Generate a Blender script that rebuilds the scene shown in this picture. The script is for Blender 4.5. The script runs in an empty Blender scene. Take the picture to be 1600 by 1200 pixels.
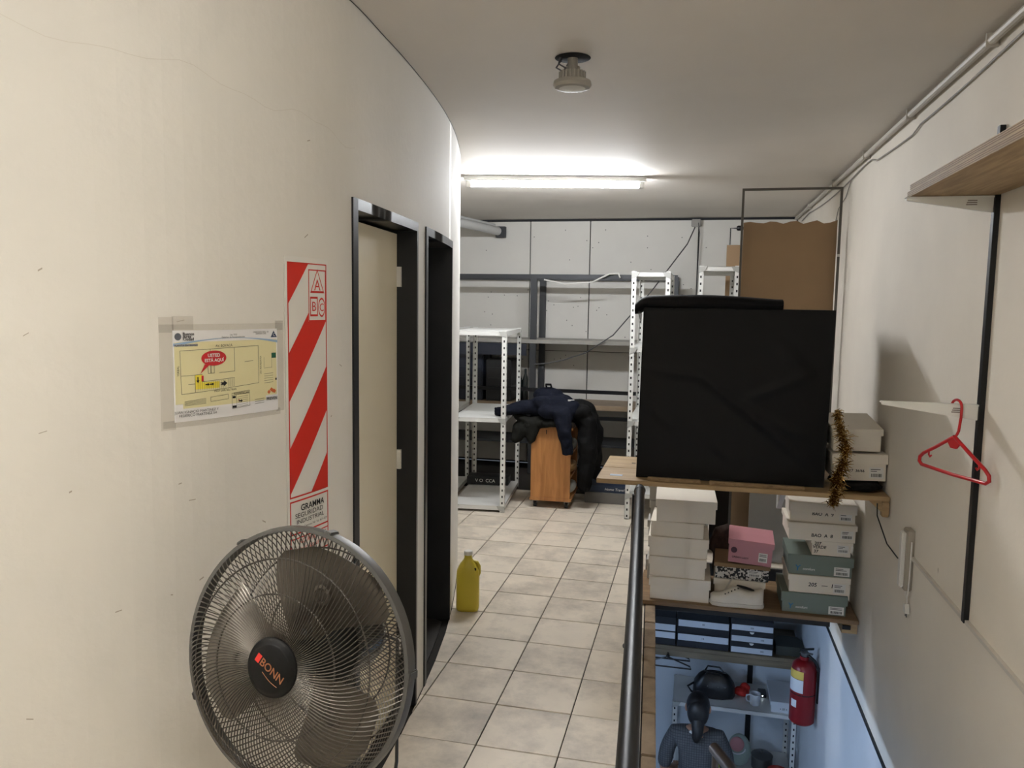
import bpy, bmesh, math, random
from mathutils import Vector, Matrix, Quaternion
random.seed(7)
scene = bpy.context.scene
C = scene.collection
# ------------------------------------------------------------------ camera
EYE = Vector((0, 0, 1.6)); FPX = 1230.0
_p, _r, _y = math.radians(5.722), math.radians(-0.884), math.radians(13.179)
FWD = Vector((-math.sin(_y)*math.cos(_p), math.cos(_y)*math.cos(_p), -math.sin(_p)))
_r0 = Vector((math.cos(_y), math.sin(_y), 0)); _u0 = _r0.cross(FWD)
RIGHT = (_r0*math.cos(_r) - _u0*math.sin(_r)).normalized(); UP = RIGHT.cross(FWD)
cd = bpy.data.cameras.new('camera'); cam = bpy.data.objects.new('camera', cd); C.objects.link(cam)
cam.matrix_world = Matrix((( RIGHT.x, UP.x, -FWD.x, EYE.x), (RIGHT.y, UP.y, -FWD.y, EYE.y), (RIGHT.z, UP.z, -FWD.z, EYE.z), (0, 0, 0, 1)))
cd.sensor_width = 36; cd.lens = 36*FPX/1600; cd.clip_start = .02; cd.clip_end = 60
scene.camera = cam
# ------------------------------------------------------------------ world, exposure
w = bpy.data.worlds.new('world'); scene.world = w; w.use_nodes = True
w.node_tree.nodes['Background'].inputs[0].default_value = (.75, .85, 1, 1)
w.node_tree.nodes['Background'].inputs[1].default_value = .05
vs = scene.view_settings
vs.view_transform = 'Standard'; vs.look = 'None'; vs.gamma = 1; vs.use_curve_mapping = False; vs.exposure = 1.35
TUBE_MAIN, TUBE_REAR, FILL_LEFT, TUBE_LOW = 108, 22, 138, 66

# ------------------------------------------------------------------ helpers
def lin(c):
    return tuple((v/255/12.92 if v/255 <= .04045 else ((v/255+.055)/1.055)**2.4) for v in c)
MATS = {}
def M(name, col, rough=.55, metal=0, var=0, scale=8, bump=0, bscale=60, emit=0, alpha=1, coat=0, spec=.5, stain=None, sscale=1.5):
    if name in MATS: return MATS[name]
    m = bpy.data.materials.new(name); m.use_nodes = True; nt = m.node_tree; b = nt.nodes['Principled BSDF']
    c = lin(col); b.inputs['Base Color'].default_value = (*c, 1)
    b.inputs['Roughness'].default_value = rough; b.inputs['Metallic'].default_value = metal
    b.inputs['Specular IOR Level'].default_value = spec
    b.inputs['Coat Weight'].default_value = coat
    if alpha < 1: b.inputs['Alpha'].default_value = alpha
    if emit:
        b.inputs['Emission Color'].default_value = (*c, 1); b.inputs['Emission Strength'].default_value = emit
    if var or bump or stain:
        tc = nt.nodes.new('ShaderNodeTexCoord'); oi = nt.nodes.new('ShaderNodeObjectInfo')
        ad = nt.nodes.new('ShaderNodeVectorMath'); ad.operation = 'ADD'
        mu = nt.nodes.new('ShaderNodeMath'); mu.operation = 'MULTIPLY'; mu.inputs[1].default_value = 37
        nt.links.new(oi.outputs['Random'], mu.inputs[0])
        nt.links.new(tc.outputs['Object'], ad.inputs[0]); nt.links.new(mu.outputs[0], ad.inputs[1])
    if var:
        n = nt.nodes.new('ShaderNodeTexNoise'); n.inputs['Scale'].default_value = scale; n.inputs['Detail'].default_value = 6
        nt.links.new(ad.outputs[0], n.inputs['Vector'])
        r = nt.nodes.new('ShaderNodeValToRGB')
        r.color_ramp.elements[0].position = .3; r.color_ramp.elements[1].position = .7
        r.color_ramp.elements[0].color = (*[max(0, v*(1-var)) for v in c], 1)
        r.color_ramp.elements[1].color = (*[min(1, v*(1+var)) for v in c], 1)
        nt.links.new(n.outputs['Fac'], r.inputs[0]); out = r.outputs[0]
        if stain:
            n2 = nt.nodes.new('ShaderNodeTexNoise'); n2.inputs['Scale'].default_value = sscale; n2.inputs['Detail'].default_value = 9; n2.inputs['Roughness'].default_value = .7
            nt.links.new(ad.outputs[0], n2.inputs['Vector'])
            r2 = nt.nodes.new('ShaderNodeValToRGB'); r2.color_ramp.elements[0].position = .46; r2.color_ramp.elements[1].position = .74
            r2.color_ramp.elements[0].color = (0, 0, 0, 1); r2.color_ramp.elements[1].color = (.8, .8, .8, 1)
            nt.links.new(n2.outputs['Fac'], r2.inputs[0])
            mx = nt.nodes.new('ShaderNodeMix'); mx.data_type = 'RGBA'
            nt.links.new(r2.outputs[0], mx.inputs['Factor']); nt.links.new(out, mx.inputs['A']); mx.inputs['B'].default_value = (*lin(stain), 1)
            out = mx.outputs['Result']
        nt.links.new(out, b.inputs['Base Color'])
    if bump:
        n3 = nt.nodes.new('ShaderNodeTexNoise'); n3.inputs['Scale'].default_value = bscale; n3.inputs['Detail'].default_value = 4
        nt.links.new(ad.outputs[0], n3.inputs['Vector'])
        bp = nt.nodes.new('ShaderNodeBump'); bp.inputs['Strength'].default_value = bump; bp.inputs['Distance'].default_value = .004
        nt.links.new(n3.outputs['Fac'], bp.inputs['Height']); nt.links.new(bp.outputs[0], b.inputs['Normal'])
    MATS[name] = m
    return m

def wood(name, a, b_, scale=6, axis=0, rough=.5, stretch=14):
    if name in MATS: return MATS[name]
    m = bpy.data.materials.new(name); m.use_nodes = True; nt = m.node_tree; b = nt.nodes['Principled BSDF']
    tc = nt.nodes.new('ShaderNodeTexCoord'); mp = nt.nodes.new('ShaderNodeMapping')
    s = [stretch]*3; s[axis] = 1; mp.inputs['Scale'].default_value = s
    n = nt.nodes.new('ShaderNodeTexNoise'); n.inputs['Scale'].default_value = scale; n.inputs['Detail'].default_value = 8; n.inputs['Distortion'].default_value = .6
    r = nt.nodes.new('ShaderNodeValToRGB'); r.color_ramp.elements[0].position = .3; r.color_ramp.elements[1].position = .7
    r.color_ramp.elements[0].color = (*lin(a), 1); r.color_ramp.elements[1].color = (*lin(b_), 1)
    nt.links.new(tc.outputs['Object'], mp.inputs[0]); nt.links.new(mp.outputs[0], n.inputs['Vector']); nt.links.new(n.outputs['Fac'], r.inputs[0]); nt.links.new(r.outputs[0], b.inputs['Base Color'])
    b.inputs['Roughness'].default_value = rough
    MATS[name] = m
    return m

class MB:
    """collects primitives and links them as one mesh object"""
    def __init__(s): s.v = []; s.f = []
    def add(s, vs, fs):
        o = len(s.v); s.v += [tuple(v) for v in vs]; s.f += [tuple(i+o for i in f) for f in fs]; return s
    def box(s, lo, hi, mat=None):
        x0, y0, z0 = lo; x1, y1, z1 = hi
        vs = [Vector(p) for p in ((x0,y0,z0),(x1,y0,z0),(x1,y1,z0),(x0,y1,z0),(x0,y0,z1),(x1,y0,z1),(x1,y1,z1),(x0,y1,z1))]
        if mat: vs = [mat @ v for v in vs]
        return s.add(vs, [(0,3,2,1),(4,5,6,7),(0,1,5,4),(1,2,6,5),(2,3,7,6),(3,0,4,7)])
    def cbox(s, c, d, mat=None):
        return s.box([c[i]-d[i]/2 for i in range(3)], [c[i]+d[i]/2 for i in range(3)], mat)
    def bar(s, a, b, w, h=None, up=(0, 0, 1)):
        a, b = Vector(a), Vector(b); h = h or w; d = (b-a); L = d.length; d.normalize()
        u = Vector(up)
        if abs(d.dot(u)) > .98: u = Vector((0, 1, 0))
        x = d.cross(u).normalized(); z = x.cross(d)
        m = Matrix(((x.x, d.x, z.x, a.x), (x.y, d.y, z.y, a.y), (x.z, d.z, z.z, a.z), (0, 0, 0, 1)))
        return s.box((-w/2, 0, -h/2), (w/2, L, h/2), m)
    def tube(s, pts, r, n=8, cap=True, rx=None):
        pts = [Vector(p) for p in pts]; k = len(pts); rs = r if isinstance(r, (list, tuple)) else [r]*k
        t0 = (pts[1]-pts[0]).normalized(); ref = Vector((0, 0, 1)) if abs(t0.z) < .9 else Vector((1, 0, 0))
        nx = t0.cross(ref).normalized(); vs = []
        for i, p in enumerate(pts):
            t = (pts[min(i+1, k-1)]-pts[max(i-1, 0)]).normalized()
            nx = (nx - t*nx.dot(t)).normalized(); ny = t.cross(nx)
            for j in range(n):
                a = 2*math.pi*j/n; vs.append(p+(nx*math.cos(a)+ny*math.sin(a))*rs[i])
        fs = [(i*n+j, i*n+(j+1) % n, (i+1)*n+(j+1) % n, (i+1)*n+j) for i in range(k-1) for j in range(n)]
        if cap: fs += [tuple(range(n-1, -1, -1)), tuple((k-1)*n+j for j in range(n))]
        return s.add(vs, fs)
    def lathe(s, prof, n=24, mat=None, cap=True):
        k = len(prof); vs = []
        for r, z in prof:
            for j in range(n):
                a = 2*math.pi*j/n; v = Vector((r*math.cos(a), r*math.sin(a), z)); vs.append(mat @ v if mat else v)
        fs = [(i*n+j, i*n+(j+1) % n, (i+1)*n+(j+1) % n, (i+1)*n+j) for i in range(k-1) for j in range(n)]
        if cap: fs += [tuple(range(n-1, -1, -1)), tuple((k-1)*n+j for j in range(n))]
        return s.add(vs, fs)
    def prism(s, poly, z0, z1, mat=None):
        n = len(poly); vs = [Vector((x, y, z0)) for x, y in poly]+[Vector((x, y, z1)) for x, y in poly]
        if mat: vs = [mat @ v for v in vs]
        return s.add(vs, [tuple(range(n-1, -1, -1)), tuple(range(n, 2*n))]+[(i, (i+1) % n, n+(i+1) % n, n+i) for i in range(n)])
    def ell(s, c, r, nu=16, nv=10, mat=None):
        vs = []; fs = []
        for i in range(nv+1):
            ph = math.pi*i/nv
            for j in range(nu):
                a = 2*math.pi*j/nu
                v = Vector((c[0]+r[0]*math.sin(ph)*math.cos(a), c[1]+r[1]*math.sin(ph)*math.sin(a), c[2]+r[2]*math.cos(ph)))
                vs.append(mat @ v if mat else v)
        fs = [(i*nu+j, (i+1)*nu+j, (i+1)*nu+(j+1) % nu, i*nu+(j+1) % nu) for i in range(nv) for j in range(nu)]
        return s.add(vs, fs)
    def mesh(s, name):
        me = bpy.data.meshes.new(name); me.from_pydata(s.v, [], s.f); return me
    def build(s, name, mat, parent=None, bevel=0, smooth=35, segs=2):
        me = s.mesh(name); bm = bmesh.new(); bm.from_mesh(me)
        bmesh.ops.remove_doubles(bm, verts=bm.verts, dist=1e-6)
        if bevel:
            es = [e for e in bm.edges if len(e.link_faces) == 2 and e.calc_face_angle(0) > .6]
            bmesh.ops.bevel(bm, geom=es, offset=bevel, segments=segs, affect='EDGES', clamp_overlap=True)
        bmesh.ops.recalc_face_normals(bm, faces=bm.faces)
        bm.to_mesh(me); bm.free()
        return link(name, me, mat, parent, smooth)

def link(name, me, mat, parent=None, smooth=35):
    if mat is not None and not me.materials: me.materials.append(mat)
    if smooth:
        me.shade_smooth(); me.set_sharp_from_angle(angle=math.radians(smooth))
    o = bpy.data.objects.new(name, me); C.objects.link(o)
    if parent: o.parent = parent
    return o
def tag(o, label, cat, group=None):
    o['label'] = label; o['category'] = cat
    if group: o['group'] = group
    return o
def struct(o, label=None):
    o['kind'] = 'structure'
    if label: o['label'] = label
    return o
def thing(name, label, cat, loc=(0, 0, 0), rotz=0, group=None):
    o = bpy.data.objects.new(name, None); C.objects.link(o); o.empty_display_size = .05
    o.location = loc; o.rotation_euler = (0, 0, rotz)
    return tag(o, label, cat, group)
def frame(o, u, v):
    """matrix with local x along u, y along v, z out of the surface"""
    u = Vector(u).normalized(); v = Vector(v); n = u.cross(v).normalized(); v = n.cross(u)
    return Matrix(((u.x, v.x, n.x, o[0]), (u.y, v.y, n.y, o[1]), (u.z, v.z, n.z, o[2]), (0, 0, 0, 1)))
def text_mesh(body, size, bold=0, shear=0, align='CENTER', sx=1.0):
    cu = bpy.data.curves.new('t', 'FONT'); cu.body = body; cu.size = size; cu.align_x = align; cu.align_y = 'CENTER'
    cu.offset = bold; cu.shear = shear; cu.resolution_u = 3
    o = bpy.data.objects.new('t', cu); C.objects.link(o)
    dg = bpy.context.evaluated_depsgraph_get()
    me = bpy.data.meshes.new_from_object(o.evaluated_get(dg)); bpy.data.objects.remove(o); bpy.data.curves.remove(cu)
    if sx != 1:
        for v in me.vertices: v.co.x *= sx
    return me
def text(name, body, size, mat, parent, mtx, **k):
    me = text_mesh(body, size, **k)
    me.materials.clear(); me.transform(mtx); return link(name, me, mat, parent, 0)

# ------------------------------------------------------------------ materials
plaster = M('white_plaster', (224, 221, 214), .75, var=.03, scale=3, bump=.22, bscale=38)
plaster_r = M('right_wall_plaster', (230, 223, 211), .75, var=.04, scale=2.5, bump=.15, bscale=45)
ceil_m = M('ceiling_paint', (224, 218, 210), .7, var=.03, scale=2, bump=.12, bscale=30)
panel_m = M('wall_panel_paint', (214, 212, 206), .65, var=.03, scale=3)
grout_m = M('dark_grout', (34, 30, 26), .9)
tile_m = M('ceramic_tile', (219, 208, 191), .42, var=.07, scale=7, stain=(140, 131, 121), sscale=3.2, bump=.05, bscale=25)
trim_m = M('worn_edge_tile', (150, 130, 106), .7, var=.2, scale=14, stain=(96, 80, 64), sscale=6)
black_metal = M('black_metal', (22, 23, 26), .38, .3)
dkframe = M('dark_grey_frame', (58, 60, 63), .5, .3)
doorframe_m = M('black_door_frame', (26, 28, 32), .35, .1)
cream = M('cream_door_paint', (232, 222, 197), .5, var=.03, scale=3)
white_metal = M('white_enamel', (226, 226, 222), .4, .05, var=.02)
white_plastic = M('white_plastic', (222, 220, 214), .4)
grey_plastic = M('grey_plastic', (150, 147, 141), .5)
black_plastic = M('black_plastic', (14, 14, 15), .3)
black_fabric = M('black_fabric', (10, 10, 12), .7, var=.15, scale=20, spec=.2)
ink = M('black_ink', (24, 24, 26), .7)
red_ink = M('red_ink', (205, 38, 22), .5)
white_print = M('white_print', (226, 224, 218), .5)
steel = M('grey_steel', (120, 120, 120), .35, .8)

# ------------------------------------------------------------------ left wall curve
WP = [(-.4,-2.95),(0.6,-2.0),(1.0,-1.57),(1.263,-1.318),(1.528,-1.129),(1.83,-1.027),(2.018,-.996),(2.16,-.988),(2.44,-1.01),(2.71,-1.032),(3.17,-1.088),(3.55,-1.15),(3.96,-1.238),(4.47,-1.372),(5,-1.53)]
def fw0(y):
    ys = [p[0] for p in WP]; xs = [p[1] for p in WP]; n = len(ys)
    i = max([0]+[k for k in range(n-1) if ys[k] <= y])
    def tan(k):
        a, b = max(k-1, 0), min(k+1, n-1); return (xs[b]-xs[a])/(ys[b]-ys[a])
    h = ys[i+1]-ys[i]; t = (y-ys[i])/h
    return (2*t**3-3*t*t+1)*xs[i]+(t**3-2*t*t+t)*h*tan(i)+(-2*t**3+3*t*t)*xs[i+1]+(t**3-t*t)*h*tan(i+1)
_T = [-.62+.02*i for i in range(290)]
_X = [fw0(max(-.4, min(5, t))) if t > -.4 else fw0(-.4)-.95*(-.4-t) for t in _T]
for _ in range(14): _X = [_X[0]]+[(_X[i-1]+2*_X[i]+_X[i+1])/4 for i in range(1, len(_X)-1)]+[_X[-1]]
def fw(y):
    q = (y+.62)/.02; i = max(1, min(len(_X)-3, int(q))); t = q-i
    a, b, c, d = _X[i-1], _X[i], _X[i+1], _X[i+2]
    return b+.5*t*(c-a+t*(2*a-5*b+4*c-d+t*(3*(b-c)+d-a)))
def fn(y):   # tangent, normal
    d = (fw(y+.005)-fw(y-.005))/.01; l = math.hypot(1, d)
    return Vector((d/l, 1/l, 0)), Vector((1/l, -d/l, 0))
_S = [(0.0, -.4)]
while _S[-1][1] < 4.6:
    y = _S[-1][1]; _S.append((_S[-1][0]+math.hypot(.01, fw(y+.01)-fw(y)), y+.01))
def s_of(y): 
    i = int((y+.4)/.01); return _S[i][0]+(_S[i+1][0]-_S[i][0])*((y-_S[i][1])/.01)
def y_of(s):
    lo, hi = 0, len(_S)-1
    while hi-lo > 1:
        m = (lo+hi)//2
        if _S[m][0] <= s: lo = m
        else: hi = m
    return _S[lo][1]+(s-_S[lo][0])/(_S[hi][0]-_S[lo][0])*.01
def wp(y, z, off=0):
    n = fn(y)[1]; return Vector((fw(y), y, z))+n*off
def wrap(me, s0, z0):
    """bend a flat mesh (x right, y up, z out) on to the curved wall"""
    for v in me.vertices:
        v.co = wp(y_of(s0+v.co.x), z0+v.co.y, v.co.z)
    return me
HC = 2.45; RW = .86; TH = .11
D1 = (2.15, 2.862); D2 = (3.0, 3.72); DH = 1.905
# left wall: column by column with the two door openings
st = sorted(set([-.4+.04*i for i in range(124) if -.4+.04*i < 4.47]+[D1[0], D1[1], D2[0], D2[1], 4.49]))
mb = MB()
for a, b in zip(st[:-1], st[1:]):
    if b-a < 1e-4: continue
    mid = (a+b)/2; z0 = DH if (D1[0] < mid < D1[1] or D2[0] < mid < D2[1]) else 0
    q = [wp(a, 0), wp(b, 0), wp(b, 0, -TH), wp(a, 0, -TH)]
    mb.add([(p.x, p.y, z0) for p in q]+[(p.x, p.y, HC) for p in q], [(0,3,2,1),(4,5,6,7),(0,1,5,4),(1,2,6,5),(2,3,7,6),(3,0,4,7)])
me = mb.mesh('wall_left'); bm = bmesh.new(); bm.from_mesh(me); bmesh.ops.remove_doubles(bm, verts=bm.verts, dist=1e-4)
seen = {}
for f in bm.faces: seen.setdefault(tuple(sorted(v.index for v in f.verts)), []).append(f)
bmesh.ops.delete(bm, geom=[f for fs in seen.values() if len(fs) > 1 for f in fs], context='FACES_ONLY')
bmesh.ops.recalc_face_normals(bm, faces=bm.faces); bm.to_mesh(me); bm.free()
struct(link('wall_left', me, plaster, None, 40))

# other walls, ceiling
LF = -2.65   # lower floor
struct(MB().box((RW, -3, -.36), (RW+.12, 7.9, HC)).build('wall_right', plaster_r, None))
struct(MB().box((RW, 1.0, LF), (RW+.12, 6.6, -.375)).build('wall_right_lower', M('lower_wall_paint', (214, 218, 222), .6, var=.05, scale=2), None))
struct(MB().box((RW-.006, 1.0, -.378), (RW+.1, 6.6, -.356)).build('trim_1', black_metal, None))
struct(MB().box((-3.1, -3, HC), (RW+.12, 7.9, HC+.1)).build('ceiling', ceil_m, None))
struct(MB().box((-3.1, -3.1, 0), (RW+.12, -3, HC)).build('wall_rear', plaster, None))
struct(MB().box((-3.2, -3, 0), (-3.1, 7.9, HC)).build('wall_far_left', plaster, None))
struct(MB().box((-3.1, 4.5, 0), (-1.5, 4.58, HC)).build('wall_partition', plaster, None))
struct(MB().box((-2.2, 1.0, 0), (-2.1, 4.5, HC)).build('wall_inner', M('dark_room_shade', (40, 42, 48), .8), None))  # darkness of the unlit room is put into this wall colour
struct(MB().box((-2.1, 2.88, 0), (-1.18, 2.94, HC)).build('wall_inner_partition', M('dark_room_shade', (40, 42, 48), .8), None))
# back wall with separate panels
wb = struct(MB().box((-3.1, 7.78, 0), (RW+.12, 7.9, HC)).build('wall_back', M('dark_gap', (40, 41, 44), .8), None))
px = [-3.08, -1.648, -1.052, -.024, RW-.005]
for i in range(4):
    for z0, z1 in ((.02, 1.15), (1.156, 2.425)):
        MB().box((px[i]+.004, 7.752, z0), (px[i+1]-.006, 7.78, z1)).build('panel', panel_m, wb, bevel=.002)
# screws on the panels
sc = MB()
for i in range(60):
    sc.lathe([(.005, 0), (.005, .002)], 6, Matrix.Translation((random.choice(px[1:4])+random.uniform(-.5, .5), 7.751, random.uniform(.9, 2.35))) @ Matrix.Rotation(math.pi/2, 4, 'X'))
o = sc.build('screw_heads', dkframe, wb); o['kind'] = 'stuff'

# ------------------------------------------------------------------ floor, tiles, stairwell
def xe(y): return -.09-.054*(y-2.65)
HY0, HY1 = 1.2, 5.0
fl = struct(MB().prism([(-3.1,-3),(RW,-3),(RW,HY0),(xe(HY0),HY0),(xe(HY1),HY1),(RW,HY1),(RW,7.78),(-3.1,7.78)], -.34, -.008).build('floor', grout_m, None))
TS = .3044; TX0, TY0 = -.7318, 2.631
def clip(poly, a, b, c):      # keep a*x+b*y <= c
    out = []
    for i in range(len(poly)):
        p, q = poly[i], poly[(i+1) % len(poly)]
        fp, fq = a*p[0]+b*p[1]-c, a*q[0]+b*q[1]-c
        if fp <= 0: out.append(p)
        if fp*fq < 0:
            t = fp/(fp-fq); out.append((p[0]+(q[0]-p[0])*t, p[1]+(q[1]-p[1])*t))
    return out
full = None
for j in range(-11, 13):
    for i in range(-8, 7):
        x0, y0 = TX0+i*TS+.0025, TY0+j*TS+.0025; x1, y1 = x0+TS-.005, y0+TS-.005
        P = [(x0,y0),(x1,y0),(x1,y1),(x0,y1)]
        ym = (y0+y1)/2
        if y1 < -.7 or y0 > 6.7: continue
        if x0 > RW: continue
        P = clip(P, 1, 0, RW-.002)
        if ym < 4.5:
            t, n = fn(min(max(ym, -.35), 4.45)); a = wp(min(max(ym, -.35), 4.45), 0, .003)
            P = clip(P, -n.x, -n.y, -(n.x*a.x+n.y*a.y)) if P else P
        if P and y1 > HY0 and y0 < HY1:
            if x1 > xe(ym)-.052:
                if y0 < HY0 and x0 > xe(ym)-.05: P = clip(P, 0, 1, HY0-.01)
                elif y1 > HY1 and x0 > xe(ym)-.05: P = clip(P, 0, -1, -HY1-.01)
                else: P = clip(P, 1, .054, -.09+.054*2.65-.052)
        if len(P) < 3: continue
        area = abs(sum(P[k][0]*P[(k+1) % len(P)][1]-P[(k+1) % len(P)][0]*P[k][1] for k in range(len(P))))/2
        if area < .00003: continue
        cx, cy = x0, y0; dz = random.uniform(-.0006, .0006)
        if abs(area-(TS-.005)**2) < 1e-5:
            if full is None:
                o = MB().prism([(p[0]-cx, p[1]-cy) for p in P], -.008, 0).build('tile', tile_m, fl, bevel=.0015); full = o
            else:
                o = bpy.data.objects.new('tile', full.data); C.objects.link(o); o.parent = fl
        else:
            o = MB().prism([(p[0]-cx, p[1]-cy) for p in P], -.008, 0).build('tile', tile_m, fl)
        o.location = (cx, cy, dz)
y = HY0
while y < HY1-.02:
    y2 = min(y+.298, HY1)
    MB().prism([(xe(y)-.046, y+.003), (xe(y)+.006, y+.003), (xe(y2)+.006, y2-.003), (xe(y2)-.046, y2-.003)], -.045, .004).build('edge_tile', trim_m, fl, bevel=.003)
    y += .304
# lower storey
struct(MB().box((-3.0, .5, LF-.1), (RW+.12, 6.6, LF)).build('floor_lower', M('lower_floor_tile', (150, 146, 140), .5, var=.08, scale=4), None))
low_wall = M('lower_back_wall_paint', (206, 212, 218), .65, var=.05, scale=2.5)
struct(MB().box((-3.0, 6.45, LF), (RW, 6.6, -.345)).build('wall_lower_back', low_wall, None))
struct(MB().box((-3.1, .5, LF), (-3.0, 6.6, -.345)).build('wall_lower_left', low_wall, None))
struct(MB().box((-3.0, .5, LF), (RW, .6, -.345)).build('wall_lower_front', low_wall, None))

# ------------------------------------------------------------------ door frames on the left wall
def door_frame(name, d, leaf):
    root = struct(bpy.data.objects.new(name, None)); C.objects.link(root)
    fwid = .036
    def strip(y0, y1, z0, z1, nseg=1, nm='jamb'):
        b = MB()
        for k in range(nseg):
            a, c = y0+(y1-y0)*k/nseg, y0+(y1-y0)*(k+1)/nseg
            q = [wp(a, 0, .006), wp(c, 0, .006), wp(c, 0, -TH-.004), wp(a, 0, -TH-.004)]
            b.add([(p.x, p.y, z0) for p in q]+[(p.x, p.y, z1) for p in q], [(0,3,2,1),(4,5,6,7),(0,1,5,4),(1,2,6,5),(2,3,7,6),(3,0,4,7)])
        return b.build(nm, doorframe_m, root)
    strip(d[0]+.0005, d[0]+fwid, 0, DH-.0005); strip(d[1]-fwid*.6, d[1]-.0005, 0, DH-.0005)
    strip(d[0]+fwid, d[1]-fwid*.6, DH-.034, DH-.0005, 6, 'head')
    return root
r1 = door_frame('door_1', D1, True); r2 = door_frame('door_2', D2, False)
# cream leaf of door 1, closed at the inner side of the frame
ya, yb = D1[0]+.038, D1[1]-.024
A, B = wp(ya, 0, -.072), wp(yb, 0, -.072); n = fn((ya+yb)/2)[1]
lf = MB(); q = [A, B, B-n*.036, A-n*.036]
lf.add([(p.x, p.y, .012) for p in q]+[(p.x, p.y, DH-.045) for p in q], [(0,3,2,1),(4,5,6,7),(0,1,5,4),(1,2,6,5),(2,3,7,6),(3,0,4,7)])
leaf = lf.build('door_leaf', cream, r1)
for z in (.25, 1.0, 1.70):
    p = wp(yb-.004, z, -.062); MB().cbox(p, (.016, .012, .075)).build('hinge', white_plastic, leaf)
hp = A+(B-A).normalized()*.02+n*.012
ring = [hp+Vector((0, 0, 1.02))+(B-A).normalized()*(.026*math.cos(a)+.018)+Vector((0, 0, .026*math.sin(a)))+n*.012 for a in [2*math.pi*k/14 for k in range(13)]]
MB().tube([hp+Vector((0, 0, .985))-n*.02]+ring, .005, 6).build('pull_handle', black_metal, leaf)
# unlit room behind door 2; its darkness is put into wall and leaf colours
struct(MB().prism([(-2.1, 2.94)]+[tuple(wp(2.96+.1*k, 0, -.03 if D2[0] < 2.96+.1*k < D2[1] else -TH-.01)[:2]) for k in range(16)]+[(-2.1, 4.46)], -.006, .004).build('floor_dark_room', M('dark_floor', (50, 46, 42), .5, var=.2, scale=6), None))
A, B = wp(D2[0]+.04, 0, -.30), wp(D2[1]-.03, 0, -.16); n = fn(3.35)[1]; q = [A, B, B-n*.03, A-n*.03]
MB().add([(p.x, p.y, .008) for p in q]+[(p.x, p.y, DH-.04) for p in q], [(0,3,2,1),(4,5,6,7),(0,1,5,4),(1,2,6,5),(2,3,7,6),(3,0,4,7)]).build('door_leaf', M('doorway_dark', (20, 22, 27), .5), r2)  # black leaf keeps the doorway as dark as an unlit room

# ------------------------------------------------------------------ lamps
warm = (255, 246, 228); tube_em = M('fluorescent_tube', (248, 251, 255), emit=TUBE_MAIN)
def tube_fixture(label, p0, p1, em, zc):
    a, b = Vector(p0), Vector(p1); d = (b-a).normalized(); s = Vector((d.y, -d.x, 0)); L = (b-a).length
    if s.y > 0: s = -s
    root = thing('tube_light', label, 'light', (a+b)/2)
    fr = Matrix(((d.x, -s.x, 0, 0), (d.y, -s.y, 0, 0), (0, 0, 1, 0), (0, 0, 0, 1)))
    body = MB().box((-L/2, -.034, -.034), (L/2, .034, 0), fr).build('housing', white_metal, root, bevel=.003)
    for sgn in (-1, 1):
        MB().box((sgn*(L/2-.03)-.016, -.018, -.075), (sgn*(L/2-.03)+.016, .018, -.034), fr).build('lamp_holder', white_plastic, root, bevel=.003)
    MB().tube([fr @ Vector((-(L/2-.047), 0, -.057)), fr @ Vector((L/2-.047, 0, -.057))], .0145, 14).build('tube', em, root)
    for q in root.children: pass
    root.location.z = zc
    return root
tube_fixture('lit fluorescent batten on the ceiling before the back wall', (-1.545, 5.12, 0), (-.365, 5.33, 0), tube_em, HC)
tube_fixture('lit fluorescent batten on the ceiling above the stair head', (-.25, -.15, 0), (-.12, 1.1, 0), M('fluorescent_tube_warm', (255, 252, 245), emit=TUBE_REAR), HC)
tube_fixture('added fill batten on the unseen ceiling left of the stair head', (-2.2, -1.0, 0), (-1.6, .1, 0), M('fill_tube_left', (255, 252, 245), emit=FILL_LEFT), HC)  # unseen lamp added to brighten the right wall
tube_fixture('lit cool fluorescent batten under the mezzanine slab', (-1.25, 3.3, 0), (-1.05, 4.6, 0), M('fluorescent_tube_cool', (190, 218, 255), emit=TUBE_LOW), -.341)
tube_fixture('lit cool fluorescent batten under the slab by the rear stair', (-.6, .75, 0), (.6, .75, 0), M('fluorescent_tube_cool', (190, 218, 255), emit=TUBE_LOW), -.341)
# ceiling lamp hanging out of its hole
cl = thing('ceiling_spotlight', 'round grey spotlight dangling from a dark hole in the ceiling', 'light', (-.453, 2.776, HC))
MB().lathe([(.062, -.0015), (.058, -.003), (.0, -.003)], 28, cap=False).build('ceiling_hole', M('hole_black', (10, 10, 12), .9), cl)
MB().lathe([(.018, -.003), (.018, -.03), (.026, -.032), (.028, -.05)], 18).build('lamp_neck', grey_plastic, cl)
mb = MB().lathe([(.04, -.048), (.044, -.075)], 24)
for k in range(20):
    a = 2*math.pi*k/20; mb.cbox((.044*math.cos(a), .044*math.sin(a), -.062), (.006, .006, .026))
mb.build('heat_sink', M('lamp_grey', (168, 164, 156), .45), cl)
MB().lathe([(.046, -.074), (.064, -.08), (.067, -.092), (.06, -.102), (.048, -.104)], 32).build('lamp_rim', M('lamp_grey', (168, 164, 156), .45), cl)
MB().lathe([(.046, -.1045), (.0, -.107)], 28, cap=False).build('lens', M('lamp_lens', (232, 230, 222), .3), cl)
for k in range(3):
    a0 = 2+k*.8
    MB().tube([(.045*math.cos(a0), .045*math.sin(a0), -.002), (.058*math.cos(a0+.3), .058*math.sin(a0+.3), -.03), (.04*math.cos(a0+.7), .04*math.sin(a0+.7), -.045), (.03*math.cos(a0), .03*math.sin(a0), -.06)], .003, 6).build('wire', M('lamp_wire', (90, 90, 96), .5), cl)

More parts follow.
